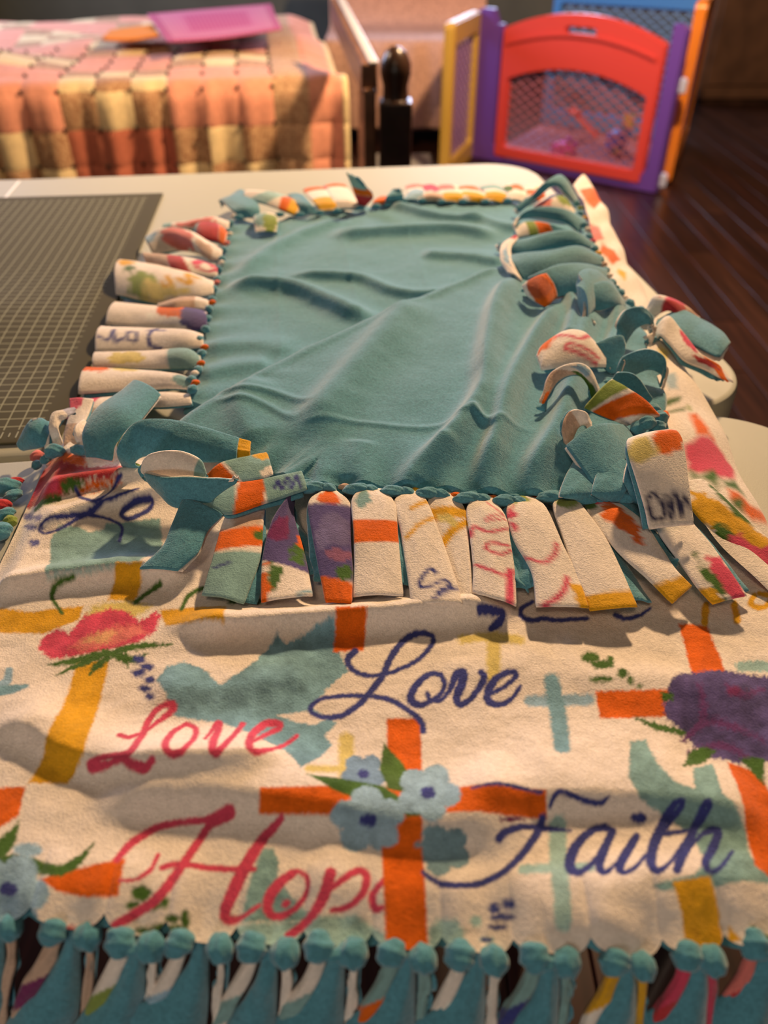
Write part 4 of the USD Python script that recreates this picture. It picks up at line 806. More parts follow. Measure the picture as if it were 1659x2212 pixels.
# --- left ties lying across the cutting mat
lz = 10
left = [
 ([(420, 820, 24, 424, 842, 24), (380, 806, 24, 384, 838, 22), (300, 798, 15, 300, 840, 14), (186, 792, 10, 170, 850, 8)], [('blob', 0.94, 0.1, 0.18, 0.22, 'orange'), ('blob', 0.68, 0.12, 0.12, 0.2, 'pale'), ('blob', 0.08, 0.5, 0.12, 0.5, 'sage'), ('blob', 0.5, 0.5, 0.14, 0.2, 'white')]),
 ([(410, 850, 22, 412, 872, 22), (360, 846, 20, 360, 876, 18), (300, 850, 14, 290, 880, 12), (175, 862, 8, 140, 900, 8)], [('band', 0.82, 1.1, 'pink')]),
 ([(432, 768, 25, 436, 796, 25), (400, 752, 27, 402, 794, 23), (330, 756, 18, 330, 794, 15), (204, 760, 10, 200, 790, 8)], [('band', 0.0, 0.32, 'sage'), ('blob', 0.70, 0.5, 0.16, 0.4, 'pale')]),
 ([(438, 722, 25, 438, 748, 25), (400, 712, 26, 404, 752, 23), (320, 708, 17, 320, 758, 14), (218, 704, 10, 206, 756, 8)], [('line', [(0.42, 0.1), (0.48, 0.3), (0.5, 0.8), (0.4, 0.95)], 0.12, 'navy'), ('line', [(0.34, 0.2), (0.52, 0.25)], 0.08, 'navy'), ('line', [(0.62, 0.4), (0.70, 0.4), (0.70, 0.7), (0.62, 0.7), (0.62, 0.4)], 0.09, 'navy'), ('line', [(0.74, 0.65), (0.82, 0.75), (0.84, 0.3), (0.88, 0.7), (0.98, 0.6)], 0.09, 'navy')]),
 ([(446, 672, 25, 446, 708, 25), (410, 664, 27, 412, 712, 23), (340, 660, 18, 340, 708, 14), (250, 652, 11, 228, 698, 8)], [('band', 0.0, 0.22, 'purple'), ('band', 0.20, 0.50, 'orange'), ('blob', 0.5, 0.95, 0.5, 0.4, 'white'), ('blob', 0.1, 0.55, 0.14, 0.5, 'purple')]),
 ([(452, 648, 25, 448, 668, 25), (420, 640, 28, 420, 668, 24), (380, 644, 26, 380, 672, 22), (340, 656, 18, 350, 676, 16)], [('band', 0.0, 0.25, 'white'), ('band', 0.25, 1.0, 'tan')]),
 ([(462, 608, 26, 460, 634, 26), (420, 592, 28, 420, 642, 24), (350, 572, 20, 350, 655, 14), (260, 560, 12, 250, 634, 8)], [('line', [(0.12, 0.3), (0.2, 0.2), (0.18, 0.6), (0.28, 0.5)], 0.12, 'yellow'), ('line', [(0.4, 0.5), (0.36, 0.75), (0.46, 0.7)], 0.12, 'yellow'), ('blob', 0.72, 0.75, 0.18, 0.22, 'lime'), ('blob', 0.84, 0.5, 0.08, 0.16, 'green'), ('blob', 0.93, 0.25, 0.09, 0.16, 'yellow'), ('blob', 0.5, 0.85, 0.2, 0.14, 'pale')]),
 ([(470, 575, 26, 468, 596, 26), (430, 562, 28, 432, 596, 24), (380, 552, 30, 385, 594, 22), (308, 545, 22, 330, 585, 12)], [('blob', 0.1, 0.4, 0.2, 0.4, 'pink'), ('blob', 0.12, 0.5, 0.1, 0.2, 'white'), ('band', 0.36, 0.6, 'red', 0.1), ('band', 0.6, 1.1, 'tan')]),
 ([(480, 540, 26, 478, 560, 26), (450, 520, 30, 452, 560, 25), (410, 498, 34, 420, 545, 24), (352, 492, 30, 372, 540, 14), (315, 510, 16, 330, 548, 9)], [('band', 0.0, 0.2, 'white'), ('blob', 0.62, 0.5, 0.22, 0.6, 'coral'), ('blob', 0.22, 0.7, 0.12, 0.3, 'tan'), ('blob', 0.98, 0.3, 0.1, 0.3, 'sky')]),
 ([(490, 500, 26, 486, 530, 26), (470, 482, 32, 468, 520, 27), (440, 478, 34, 432, 515, 26), (425, 484, 30, 420, 520, 20)], [('band', 0.0, 0.3, 'orange'), ('band', 0.3, 0.9, 'red'), ('band', 0.88, 1.1, 'sage')]),
 ([(496, 478, 26, 492, 498, 26), (455, 468, 30, 455, 490, 25), (400, 478, 22, 400, 495, 18), (355, 482, 12, 352, 502, 9)], [('blob', 0.5, 0.5, 0.3, 0.4, 'coral'), ('band', 0.85, 1.1, 'sage')])]
for sec, ops in left:
    tie(sec, 'print', ops, cup=0.10, back=(2, -4, 1))
for i, (kx, ky) in enumerate([(416, 842), (428, 800), (414, 822), (436, 765), (432, 735), (444, 712), (448, 690), (452, 668), (458, 648), (462, 625), (470, 604), (472, 582), (480, 560), (484, 540), (490, 520), (494, 500), (498, 482)]):
    knot(kx, ky, 25, 1.3 + 0.5 * (i % 3), 6.0, 4.4, sub=2)
    if i in (0, 1, 2, 3, 7, 9, 11, 13, 14, 16): knot(kx + 6, ky - 14, 26, 0.8, 4.5, 3.2, col=['orange', 'orange', 'white', 'orange', 'purple', 'sage', 'purple', 'orange', 'white', 'coral', 'white', 'white', 'sage', 'coral', 'white', 'white', 'white'][i], name='knot_fold', sub=2)

# --- far ties, standing and lying beyond the teal layer
far = [
 ([(520, 470, 26, 560, 470, 26), (500, 450, 34, 560, 448, 34), (474, 430, 30, 548, 424, 34), (478, 448, 14, 520, 408, 26)], 'teal', []),
 ([(556, 462, 27, 592, 462, 27), (548, 470, 36, 600, 470, 36), (552, 500, 29, 596, 500, 29)], 'print', [('blob', 0.5, 0.3, 0.4, 0.3, 'sage'), ('blob', 0.7, 0.7, 0.4, 0.3, 'lime')]),
 ([(640, 464, 27, 652, 440, 30), (600, 448, 34, 610, 420, 40), (560, 436, 36, 570, 412, 42), (526, 428, 34, 532, 410, 38)], 'print', [('band', 0.0, 0.18, 'yellow'), ('band', 0.16, 0.3, 'orange'), ('band', 0.36, 0.7, 'mint', 0.3)]),
 ([(652, 462, 27, 690, 462, 27), (640, 438, 34, 672, 440, 36), (622, 420, 30, 655, 420, 30)], 'teal', [('band', 0, 1, 'sage')]),
 ([(690, 456, 27, 722, 454, 27), (680, 436, 32, 726, 434, 32), (655, 410, 22, 700, 404, 22)], 'print', [('band', 0.0, 0.35, 'yellow'), ('band', 0.8, 1.1, 'orange')]),
 ([(722, 452, 27, 772, 450, 27), (712, 430, 32, 770, 432, 32), (698, 402, 18, 745, 398, 18)], 'print', [('band', 0.80, 1.1, 'orange'), ('side', 0, 0.08, 'purple')]),
 ([(776, 446, 27, 790, 446, 27), (766, 420, 44, 806, 425, 40), (757, 396, 60, 784, 404, 56), (748, 374, 74, 766, 386, 70)], 'print', [('band', 0.0, 0.3, 'red'), ('band', 0.3, 0.62, 'orange'), ('band', 0.55, 1.1, 'sage')]),
 ([(806, 444, 27, 836, 440, 27), (806, 436, 30, 840, 430, 32), (812, 428, 26, 842, 424, 28)], 'print', [('band', 0.0, 1.1, 'orange')]),
 ([(832, 440, 27, 862, 436, 27), (836, 424, 38, 872, 424, 34), (846, 410, 40, 862, 408, 44)], 'teal', []),
 ([(866, 432, 27, 905, 432, 27), (880, 418, 30, 920, 416, 30), (876, 402, 20, 915, 400, 18)], 'print', [('blob', 0.2, 0.5, 0.3, 0.5, 'sky'), ('blob', 0.9, 0.4, 0.3, 0.6, 'coral')]),
 ([(908, 434, 27, 945, 434, 27), (915, 420, 32, 962, 424, 30), (900, 404, 20, 950, 402, 18)], 'print', [('blob', 0.7, 0.4, 0.35, 0.6, 'pink'), ('blob', 0.1, 0.5, 0.2, 0.5, 'tan')]),
 ([(950, 436, 27, 990, 436, 27), (958, 420, 31, 1005, 422, 30), (940, 404, 20, 990, 402, 18)], 'print', [('blob', 0.8, 0.4, 0.3, 0.4, 'coral'), ('band', 0.0, 0.3, 'yellow')]),
 ([(996, 434, 27, 1036, 436, 27), (1000, 420, 31, 1050, 424, 30), (985, 406, 20, 1030, 404, 18)], 'print', [('band', 0.6, 1.1, 'orange', 0.3), ('band', 0.0, 0.35, 'yellow', 0.3)]),
 ([(1044, 434, 27, 1084, 436, 27), (1050, 418, 31, 1094, 420, 30), (1036, 404, 20, 1080, 402, 18)], 'print', [('band', 0.5, 1.1, 'sage', 0.2), ('band', 0.0, 0.3, 'yellow', 0.1)]),
 ([(1092, 432, 27, 1130, 434, 27), (1098, 416, 31, 1138, 418, 30), (1084, 402, 20, 1126, 400, 18)], 'print', [('blob', 0.7, 0.7, 0.3, 0.4, 'orange'), ('blob', 0.6, 0.1, 0.3, 0.3, 'green')]),
 ([(1136, 432, 27, 1170, 432, 27), (1140, 418, 31, 1178, 418, 30), (1130, 404, 20, 1168, 400, 18)], 'print', [('band', 0.0, 0.4, 'orange', 0.3), ('blob', 0.5, 0.8, 0.2, 0.3, 'lime')])]
for sec, fr, ops in far:
    tie(sec, fr, ops, cup=0.08, back=(2, -3, 1))
for i, (kx, ky) in enumerate([(515, 470), (560, 468), (604, 464), (648, 464), (690, 460), (728, 456), (778, 450), (812, 446), (838, 442), (870, 434), (912, 434), (955, 436), (1000, 436), (1048, 436), (1096, 434), (1140, 434), (1180, 432), (1220, 430)]):
    knot(kx, ky, 27, 0.2 * (i % 3), 7, 4.0, sub=2)

# --- right far cluster
rf = [
 ([(1238, 420, 30, 1246, 440, 30), (1214, 378, 62, 1226, 420, 46), (1180, 392, 62, 1198, 402, 56), (1150, 420, 48, 1160, 428, 44), (1112, 446, 36, 1122, 456, 32)], 'teal', []),
 ([(1236, 450, 30, 1240, 470, 30), (1210, 420, 44, 1224, 462, 34), (1180, 425, 42, 1196, 458, 34), (1150, 445, 34, 1165, 462, 30)], 'print', [('blob', 0.3, 0.4, 0.2, 0.3, 'lime'), ('blob', 0.8, 0.5, 0.2, 0.4, 'coral')]),
 ([(1262, 470, 34, 1252, 500, 32), (1222, 452, 52, 1226, 482, 40), (1170, 446, 56, 1172, 470, 46), (1128, 462, 48, 1132, 472, 42), (1118, 492, 36, 1112, 488, 36)], 'teal', []),
 ([(1240, 500, 32, 1236, 510, 30), (1190, 484, 42, 1200, 504, 34), (1140, 478, 42, 1150, 506, 34), (1112, 492, 34, 1118, 512, 31)], 'print', [('band', 0.4, 0.65, 'orange'), ('band', 0.65, 0.8, 'lime'), ('band', 0.0, 0.4, 'teal')]),
 ([(1280, 522, 34, 1284, 536, 34), (1240, 498, 50, 1250, 528, 40), (1190, 500, 50, 1195, 535, 38), (1130, 515, 42, 1130, 545, 34), (1076, 522, 38, 1080, 538, 34)], 'teal', [('blob', 0.1, 0.2, 0.1, 0.3, 'pink'), ('band', 0, 0.2, 'white')]),
 ([(1296, 550, 36, 1300, 570, 36), (1250, 530, 54, 1250, 580, 40), (1190, 540, 56, 1190, 600, 40), (1130, 545, 52, 1150, 605, 38), (1096, 552, 46, 1128, 604, 38)], 'teal', [('band', 0.7, 1.1, 'white')]),
 ([(1110, 508, 42, 1120, 514, 44), (1084, 528, 46, 1104, 535, 46), (1080, 560, 44, 1110, 570, 46), (1096, 590, 42, 1128, 604, 42)], 'print', [('blob', 0.0, 0.4, 0.14, 0.5, 'red'), ('blob', 0.6, 0.5, 0.2, 0.2, 'sky')]),
 ([(1310, 580, 38, 1310, 604, 36), (1260, 568, 56, 1262, 625, 42), (1210, 570, 62, 1205, 640, 42), (1170, 585, 60, 1165, 640, 42), (1142, 598, 54, 1140, 628, 42)], 'teal', [('band', 0.5, 1.1, 'orange')]),
 ([(1180, 590, 62, 1205, 640, 46), (1160, 596, 60, 1180, 660, 44), (1140, 606, 56, 1156, 652, 44), (1128, 616, 52, 1138, 640, 44)], 'print', [('band', 0.0, 0.75, 'orange'), ('blob', 0.5, 0.4, 0.4, 0.4, (0.5, 0.10, 0.03))]),
 ([(1320, 606, 40, 1330, 628, 38), (1280, 580, 62, 1300, 650, 46), (1250, 590, 66, 1270, 690, 46), (1262, 620, 58, 1272, 700, 44)], 'teal', []),
 ([(1340, 640, 40, 1352, 660, 38), (1320, 610, 58, 1330, 660, 46), (1290, 610, 62, 1300, 668, 46), (1256, 640, 56, 1270, 668, 46)], 'teal', [])]
rf = [([tuple(v + (9 if k in (2, 5) and n >= 5 else 0) for k, v in enumerate(q)) for q in sec], fr, ops) for n, (sec, fr, ops) in enumerate(rf)]
for sec, fr, ops in rf:
    tie(sec, fr, ops, cup=0.10, back=(1, 3, 1))
for i, (kx, ky) in enumerate([(1246, 440), (1254, 462), (1262, 486), (1272, 512), (1284, 538), (1296, 562), (1308, 586), (1322, 612), (1340, 634), (1360, 656), (1384, 672)]):
    knot(kx, ky, 36 + i * 0.3, 1.2 + 0.4 * (i % 2), 7, 5, sub=2); knot(kx + 8, ky + 10, 36, 0.4, 5, 3.2, col=['lime', 'yellow', 'white', 'pink', 'yellow', 'tan', 'white', 'teal', 'white', 'sage', 'teal'][i], name='knot_fold', sub=2)

# --- ties flung out over the right edge
tie([(1392, 672, 40, 1404, 690, 38), (1412, 640, 54, 1436, 672, 46), (1440, 640, 54, 1462, 676, 48), (1480, 660, 46, 1488, 678, 44), (1512, 684, 40, 1500, 690, 38)], 'print', [('band', 0.35, 0.8, 'red', 0.3), ('blob', 0.7, 0.3, 0.3, 0.3, 'pink'), ('blob', 0.9, 0.6, 0.2, 0.4, 'tan')], cup=0.15)
tie([(1420, 690, 40, 1416, 710, 38), (1470, 668, 48, 1448, 720, 44), (1520, 690, 46, 1492, 740, 42), (1560, 715, 44, 1540, 764, 40), (1578, 738, 42, 1556, 768, 39)], 'teal', [], cup=0.05, base='white', back=(2, 2, 1))
tie([(1410, 715, 42, 1412, 735, 38), (1442, 682, 54, 1425, 722, 46), (1472, 712, 48, 1446, 740, 44), (1512, 762, 42, 1480, 778, 38), (1556, 790, 36, 1530, 800, 33), (1584, 824, 32, 1568, 822, 31)], 'print', [('band', 0.78, 0.95, 'orange', -0.3), ('blob', 0.45, 0.1, 0.14, 0.25, 'pink'), ('blob', 0.72, 0.4, 0.12, 0.25, 'red')], cup=0.05, back=(4, -6, 2))
knot(1398, 690, 40, 0.5, 8, 5); knot(1412, 714, 40, 1.0, 7, 5); knot(1406, 735, 40, 0.4, 7, 4)

# --- big right cluster
tie([(1300, 752, 57, 1310, 790, 53), (1262, 716, 69, 1280, 790, 57), (1220, 714, 69, 1226, 790, 57), (1172, 744, 63, 1182, 796, 56), (1158, 768, 59, 1170, 798, 55)], 'print', [('line', [(0.2, 0.1), (0.35, 0.35), (0.5, 0.25), (0.7, 0.06)], 0.10, 'pink'), ('line', [(0.15, 0.8), (0.3, 0.65), (0.5, 0.5), (0.56, 0.62), (0.4, 0.75), (0.2, 0.95)], 0.09, 'pink'), ('blob', 0.82, 0.12, 0.14, 0.2, 'orange')], cup=0.10, back=(2, -3, 2))
tie([(1290, 830, 52, 1285, 862, 50), (1272, 792, 70, 1274, 840, 58), (1236, 784, 72, 1246, 808, 66), (1190, 806, 66, 1206, 822, 62), (1168, 866, 54, 1176, 872, 52)], 'print', [('side', 0.75, 1.1, 'green'), ('blob', 0.3, 0.4, 0.1, 0.3, 'sky'), ('band', 0.5, 1.1, 'tan', 0.2), ('blob', 0.95, 0.7, 0.14, 0.3, 'orange')], cup=0.12, back=(3, 3, 2))
tie([(1330, 790, 44, 1352, 796, 42), (1282, 752, 60, 1312, 800, 46), (1300, 736, 66, 1320, 805, 46), (1342, 724, 68, 1340, 800, 46), (1352, 742, 62, 1345, 790, 48)], 'teal', [], cup=0.05, back=(0, 1, 0))
tie([(1360, 800, 46, 1340, 820, 42), (1340, 780, 62, 1322, 850, 44), (1356, 766, 66, 1340, 830, 46), (1400, 756, 68, 1396, 800, 50), (1434, 770, 62, 1428, 810, 48), (1440, 800, 54, 1424, 834, 44)], 'teal', [], cup=0.04, back=(0, 1, 0))
tie([(1330, 734, 46, 1345, 760, 44), (1334, 710, 62, 1356, 736, 50), (1352, 672, 72, 1378, 708, 56), (1390, 664, 72, 1404, 700, 60), (1412, 690, 62, 1408, 726, 50), (1404, 720, 54, 1396, 752, 46)], 'teal', [], cup=0.06, back=(0, 1, 0))
tie([(1410, 860, 46, 1390, 880, 40), (1372, 812, 62, 1350, 850, 48), (1336, 806, 64, 1318, 850, 48), (1324, 816, 60, 1310, 860, 46)], 'teal', [], cup=0.05)
tie([(1424, 896, 56, 1350, 922, 44), (1392, 862, 62, 1330, 908, 50), (1356, 838, 66, 1300, 895, 52), (1322, 818, 68, 1264, 878, 54)], 'print', [('band', 0.75, 1.1, 'lime', -0.25), ('band', 0.15, 0.66, 'orange', -0.32), ('line', [(0.0, 0.85), (0.3, 0.9)], 0.06, (0.3, 0.33, 0.42))], cup=0.04, back=(0, 0, 0), label='print flap standing up, orange band under a green edge')
tie([(1222, 962, 46, 1236, 966, 44), (1216, 930, 58, 1240, 945, 50), (1232, 892, 66, 1252, 922, 56), (1262, 888, 66, 1264, 918, 58), (1280, 912, 58, 1272, 938, 54)], 'print', [('band', 0.0, 0.6, 'tan')], cup=0.05, back=(0, 0, 0), base='white')
tie([(1350, 918, 48, 1372, 950, 44), (1300, 915, 60, 1356, 985, 46), (1262, 930, 60, 1318, 1025, 46), (1224, 962, 54, 1282, 1042, 44)], 'teal', [], cup=0.03, back=(0, 1, 0))
tie([(1240, 1080, 37, 1272, 1082, 37), (1212, 1068, 44, 1285, 1062, 40), (1232, 1010, 46, 1290, 1045, 42), (1250, 985, 46, 1300, 1020, 42)], 'teal', [], cup=0.06)
tie([(1300, 1082, 37, 1340, 1082, 37), (1280, 1062, 44, 1352, 1060, 42), (1296, 1010, 48, 1360, 1030, 44), (1312, 985, 48, 1362, 1000, 46)], 'teal', [], cup=0.06)
tie([(1360, 1075, 37, 1385, 1085, 37), (1352, 1040, 50, 1392, 1050, 44), (1362, 990, 56, 1410, 1000, 46), (1380, 940, 60, 1420, 950, 50)], 'teal', [], cup=0.06)
tie([(1396, 1000, 44, 1430, 1000, 42), (1376, 950, 60, 1462, 950, 58), (1355, 950, 70, 1456, 926, 74), (1362, 985, 68, 1474, 950, 72), (1380, 1045, 58, 1486, 1035, 60), (1396, 1100, 48, 1494, 1095, 50), (1404, 1140, 42, 1498, 1130, 44)], 'print', [('band', 0.0, 0.2, 'teal'), ('blob', 0.45, 0.78, 0.09, 0.36, 'orange'), ('blob', 0.46, 0.2, 0.10, 0.28, 'pale'), ('line', [(0.82, 0.10), (0.80, 0.25), (0.90, 0.38), (0.96, 0.28), (0.93, 0.08), (0.82, 0.10)], 0.09, (0.05, 0.05, 0.12)), ('line', [(0.82, 0.46), (0.96, 0.50), (0.84, 0.60), (0.81, 0.68), (0.95, 0.74), (0.83, 0.85), (0.9, 0.98)], 0.09, (0.05, 0.05, 0.12))], cup=0.05, back=(-3, -3, 2.5), label='large white tie curling over towards the viewer, orange patch at the bend')
for kx, ky, mm in ((1425, 905, 46), (1408, 888, 46), (1380, 925, 46), (1398, 915, 50), (1420, 925, 44)): knot(kx, ky, mm, 0.7, 8, 6)
knot(1436, 900, 44, 1.2, 8, 3.5, col='orange', name='knot_fold'); knot(1418, 985, 40, 0.5, 8, 6); knot(1376, 860, 40, 0.5, 10, 7); knot(1330, 800, 40, 0.2, 10, 6)
knot(1316, 830, 40, 0.2, 8, 6); knot(1404, 780, 40, 1.0, 9, 7)

# --- fringe along the near edge: two-lobed knots, teal tails in front and printed tails behind
pairs = [(-38, 20, 1990), (118, 192, 2010), (262, 327, 2034), (388, 475, 2038), (544, 616, 2048), (690, 762, 2048), (846, 913, 2060), (994, 1065, 2064), (1154, 1221, 2066), (1327, 1386, 2076), (1483, 1537, 2064), (1626, 1690, 2040)]
tailc = ['tan', 'tan', 'white', 'white', 'white', 'white', 'sage', 'white', 'sage', 'yellow', 'pink', 'coral']
for i, (xa, xb, ky) in enumerate(pairs):
    kz = 6.0
    r = 6.7 + 0.5 * ((i * 7) % 3 - 1)
    a = knot(xa, ky, kz, 0.3 + 0.2 * (i % 3), 7.0, r, name='tie'); b = knot(xb, ky + 12, kz - 1, -0.9, 6.9, r * 0.96, parent=a)
    m = (xa + xb) / 2
    if i % 3 == 2 or i == 5: knot(m + 4, ky + 14, kz + 1, 0.5, 5.5, 2.6, parent=a)
    sw = -150 if i < 7 else (-120 if i < 9 else -60)
    j = ((i * 37) % 5 - 2) * 8
    # teal tail from between the lobes
    fl = 1.0 + 0.25 * (((i * 5) % 4) - 1.5) / 1.5; wd = j
    sec = [(m - 10, ky + 0, 5, m + 14, ky + 0, 5), (m - 20, ky + 40, -4, m + 20, ky + 42, -7), (m - 58 * fl, ky + 98, -20, m + 20, ky + 106, -25), (m - 118 * fl + wd, ky + 148, -36, m + 14, ky + 178, -44), (m - 165 * fl + wd, ky + 215, -58, m - 4, ky + 265, -72)]
    def tail(secs, front, ops=(), base='white', cup=0.1):
        tn[0] += 1
        P, N, L, w = ribbon(secs, 30, 11, cup=cup, wav=0.004, seed=tn[0]); ns, nt = P.shape[:2]
        S, T = np.meshgrid(np.linspace(0, 1, ns), np.linspace(0, 1, nt), indexing='ij')
        for name, mt, off in (('teal_tail', M_TEAL, 0.0), ('printed_tail', M_PRINT, 0.0026)) if front == 'teal' else (('printed_tail', M_PRINT, 0.0), ('teal_tail', M_TEAL, 0.0026)):
            V, Fc, src = slab(P - N * off, N, 0.0022)
            if mt is M_TEAL: obj(name, (V, Fc), mt, a, smooth=60)
            else: obj(name, (V, Fc), mt, a, col=sheet_ops(S, T, ops, base, L / max(w, 1e-4), tn[0])[src])
    tail(sec, 'teal', base=tailc[i], cup=0.30)
    # printed tail from the left lobe
    ops = [('band', 0.5, 0.9, ['red', 'plum', 'lime', 'sky', 'sage', 'sage', 'orange', 'white', 'navy', 'white', 'red', 'red'][i], 0.2)]
    tail([(xa - 14, ky + 16, 0, xa + 16, ky + 20, 2), (xa - 40, ky + 66, -15, xa - 6, ky + 76, -11), (xa - 72 + j * 0.4, ky + 116, -30, xa - 38, ky + 132, -26), (xa - 92 + j * 0.4, ky + 170, -48, xa - 72, ky + 190, -46)], 'print', ops, base=tailc[i], cup=0.25)
    # narrow second tail below the right lobe
    tail([(xb - 8, ky + 24, 0, xb + 10, ky + 24, 2), (xb - 8, ky + 70, -14, xb + 10, ky + 70, -12), (xb - 14, ky + 130, -32, xb + 3, ky + 132, -30), (xb - 26, ky + 225, -62, xb - 8, ky + 230, -60)], 'print', base=tailc[i], cup=0.2)

# ------------------------------------------------------------------ background: bed and quilt
BA = math.radians(8.0)
bR = np.array([math.cos(BA), math.sin(BA), 0]); bF = np.array([-math.sin(BA), math.cos(BA), 0])      # bed right, bed away
PS = 0.119                                       # patch size
corner = np.array([-0.145, 3.06, 0.0])           # foot right corner of the quilt on the floor plan
BEDZ = 0.62
def qsurf(a, b):
    """a: metres to the left of the right edge, b: metres up from the hem, over the bend and along the bed"""
    a = np.asarray(a, float); b = np.asarray(b, float)
    h = BEDZ - 0.18; r = 0.07
    arc = r * math.pi / 2
    up = np.minimum(b, h - r); th = np.clip((b - (h - r)) / r, 0, math.pi / 2); top = np.maximum(b - (h - r) - arc, 0)
    z = 0.18 + up + r * np.sin(th); back = r * (1 - np.cos(th)) + top
    fold = np.clip(1 - (b - 0.1) / 0.5, 0, 1)
    back = back - fold * (0.026 * np.sin(a * 46 + 2.0 * np.sin(a * 9 + 1) + 2 * b) + 0.010 * np.sin(a * 95 + 1 + 3 * b))
    onTop = np.clip((b - 0.45) / 0.3, 0, 1)
    z = z + onTop * (0.020 * np.sin(a * 7 + 1.5) * np.sin(b * 6) + 0.05 * np.clip((a - 0.75) / 0.5, 0, 1) * np.sin(np.clip(b * 5 - 2.0, 0, 3.1)))
    # right edge turns down
    e = np.clip(0.10 - a, 0, None)
    z = z - onTop * e * 0.35
    p = corner + (-a)[..., None] * bR * np.where(a < 0.0, 0.95, 1.0)[..., None] + back[..., None] * bF
    p = p + np.zeros(3); p[..., 2] = z
    return p
def qmat(name, c, c2=None, sc=60.0):
    return plain(name, c, rough=0.9, sheen=0.15, spec=0.1, bump=0.3, bscale=120.0, noise=0.12 if c2 is None else 0, c2=c2, nscale=sc)
QM = dict(coral=qmat('quilt_coral', (0.66, 0.29, 0.20)), cream=qmat('quilt_cream', (0.68, 0.54, 0.31)), floral=qmat('quilt_floral', (0.56, 0.37, 0.21), (0.24, 0.10, 0.05), 85.0),
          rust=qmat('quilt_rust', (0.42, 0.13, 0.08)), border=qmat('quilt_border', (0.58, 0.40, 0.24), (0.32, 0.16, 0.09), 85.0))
quilt = xform('quilt', 'coral, cream and floral patchwork quilt spread over the bed', 'quilt')
ncols = 13
def patch(a0, a1, b0, b1, mt, name='quilt_patch', puff=0.003):
    g = 7
    A, B = np.meshgrid(np.linspace(a0 - 0.0008, a1 + 0.0008, g), np.linspace(b0 - 0.0008, b1 + 0.0008, g), indexing='ij')
    P = qsurf(A, B); N = gridnormals(P)
    if (N @ np.array([0, -1.0, 1.0])).mean() < 0: N = -N
    s = np.linspace(-1, 1, g); pf = (1 - s[:, None]**4) * (1 - s[None]**4)
    P = P + N * (pf * puff)[..., None]
    V, Fc, _ = slab(P, N, 0.006)
    return obj(name, (V, Fc), QM[mt], quilt, smooth=60)
EDGE, BORD = 0.115, 0.125                         # outer coral border, floral border
rows = 19
for j in range(rows):
    b0, b1 = -0.06 + j * PS, -0.06 + (j + 1) * PS
    b0 = max(b0, 0.0)
    patch(-0.022, 0.0, b0, b1, 'cream', 'binding', 0.004)
    patch(0.0, EDGE, b0, b1, 'coral', 'border_panel', 0.006)
    patch(EDGE, EDGE + BORD, b0, b1, 'border', 'border_panel', 0.006)
    for i in range(ncols):
        bi, bj = i // 3, (j - 0) // 3
        ri, rj = i % 3, j % 3
        a0 = EDGE + BORD + i * PS
        # blocks alternate: plain coral block / nine patch
        if (bi + j // 3) % 2 == 0:
            mt = 'floral' if (ri + rj) % 2 == 0 else 'cream'
        else:
            mt = 'coral'
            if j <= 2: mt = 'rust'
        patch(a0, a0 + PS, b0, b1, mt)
tuft_m = plain('black_thread', (0.02, 0.015, 0.012), rough=0.9)
for j in range(1, 11):
    for i in range(0, 11):
        p = qsurf(np.array([EDGE + BORD + i * PS]), np.array([-0.06 + j * PS]))[0]
        obj('tie', ico(p + np.array([0, -0.006, 0.005]), (0.007, 0.006, 0.007), 1), tuft_m, quilt)
bed = xform('bed', 'bed behind the table with a dark wooden side rail ending in a round-topped post', 'bed')
mc = corner - bR * 0.95 + bF * 1.2
obj('mattress', rbox(1.62, 2.15, 0.30, 0.05, (mc[0], mc[1], 0.40), BA), plain('mattress_cloth', (0.6, 0.5, 0.4), rough=0.9), bed)
obj('bed_base', rbox(1.60, 2.10, 0.20, 0.01, (mc[0], mc[1], 0.13), BA), M_WOOD, bed)
# post
pb = onplane(853.0, 350.0, 2.33); pz = onplane(853.0, 205.0, 2.33)[2]
px0, py0 = pb[0], 2.33
prof = np.array([[0.0, 0.0], [0.046, 0.0], [0.046, pz - 0.03], [0.050, pz - 0.025], [0.050, pz - 0.012], [0.040, pz - 0.008], [0.038, pz + 0.02], [0.047, pz + 0.05], [0.046, pz + 0.075], [0.032, pz + 0.10], [0.012, pz + 0.112], [0, pz + 0.113]])
prof[:, 0] *= 0.86; post = trimesh.creation.revolve(prof[4:], sections=28); post.apply_translation((px0, py0, 0))
obj('post', cat_([rbox(0.088, 0.088, pz - 0.012, 0.006, (px0, py0, (pz - 0.012) / 2)), post]), M_WOOD, bed, smooth=40)
# side rail going away beside the quilt
rA = onplane(798.0, 172.0, 2.35); rB = onplane(728.0, 24.0, 3.30)
d = rB - rA
def beam(a, b, w, h):
    L = np.linalg.norm(b - a); m = rbox(w, L, h, 0.006)
    y = (b - a) / L; x = np.cross(y, [0, 0, 1]); x /= np.linalg.norm(x); z = np.cross(x, y)
    T = np.eye(4); T[:3, 0] = x; T[:3, 1] = y; T[:3, 2] = z; T[:3, 3] = (a + b) / 2
    m.apply_transform(T); return m
obj('side_rail', beam(rA, rB, 0.045, 0.075), M_BROWNRAIL, bed)
rM = rA + (rB - rA) * 0.22
obj('dark_board', beam(rA - [0.0, -0.02, 0.30], rM - [0, 0, 0.30], 0.022, 0.50), M_WOOD, bed)  # dark board filling the dark area under the rail
obj('rail_leg', rbox(0.034, 0.034, rA[2] - 0.02, 0.005, (rA[0] + 0.0, 2.345, (rA[2] - 0.02) / 2)), M_BROWNRAIL, bed)
obj('rail_glare', beam(rA + [0.012, 0.0, 0.039], rB + [0.012, 0, 0.039], 0.026, 0.008), plain('painted_rail_glare', (0.55, 0.55, 0.60), rough=0.25), bed)  # pale strip standing in for the bright reflection along the rail top

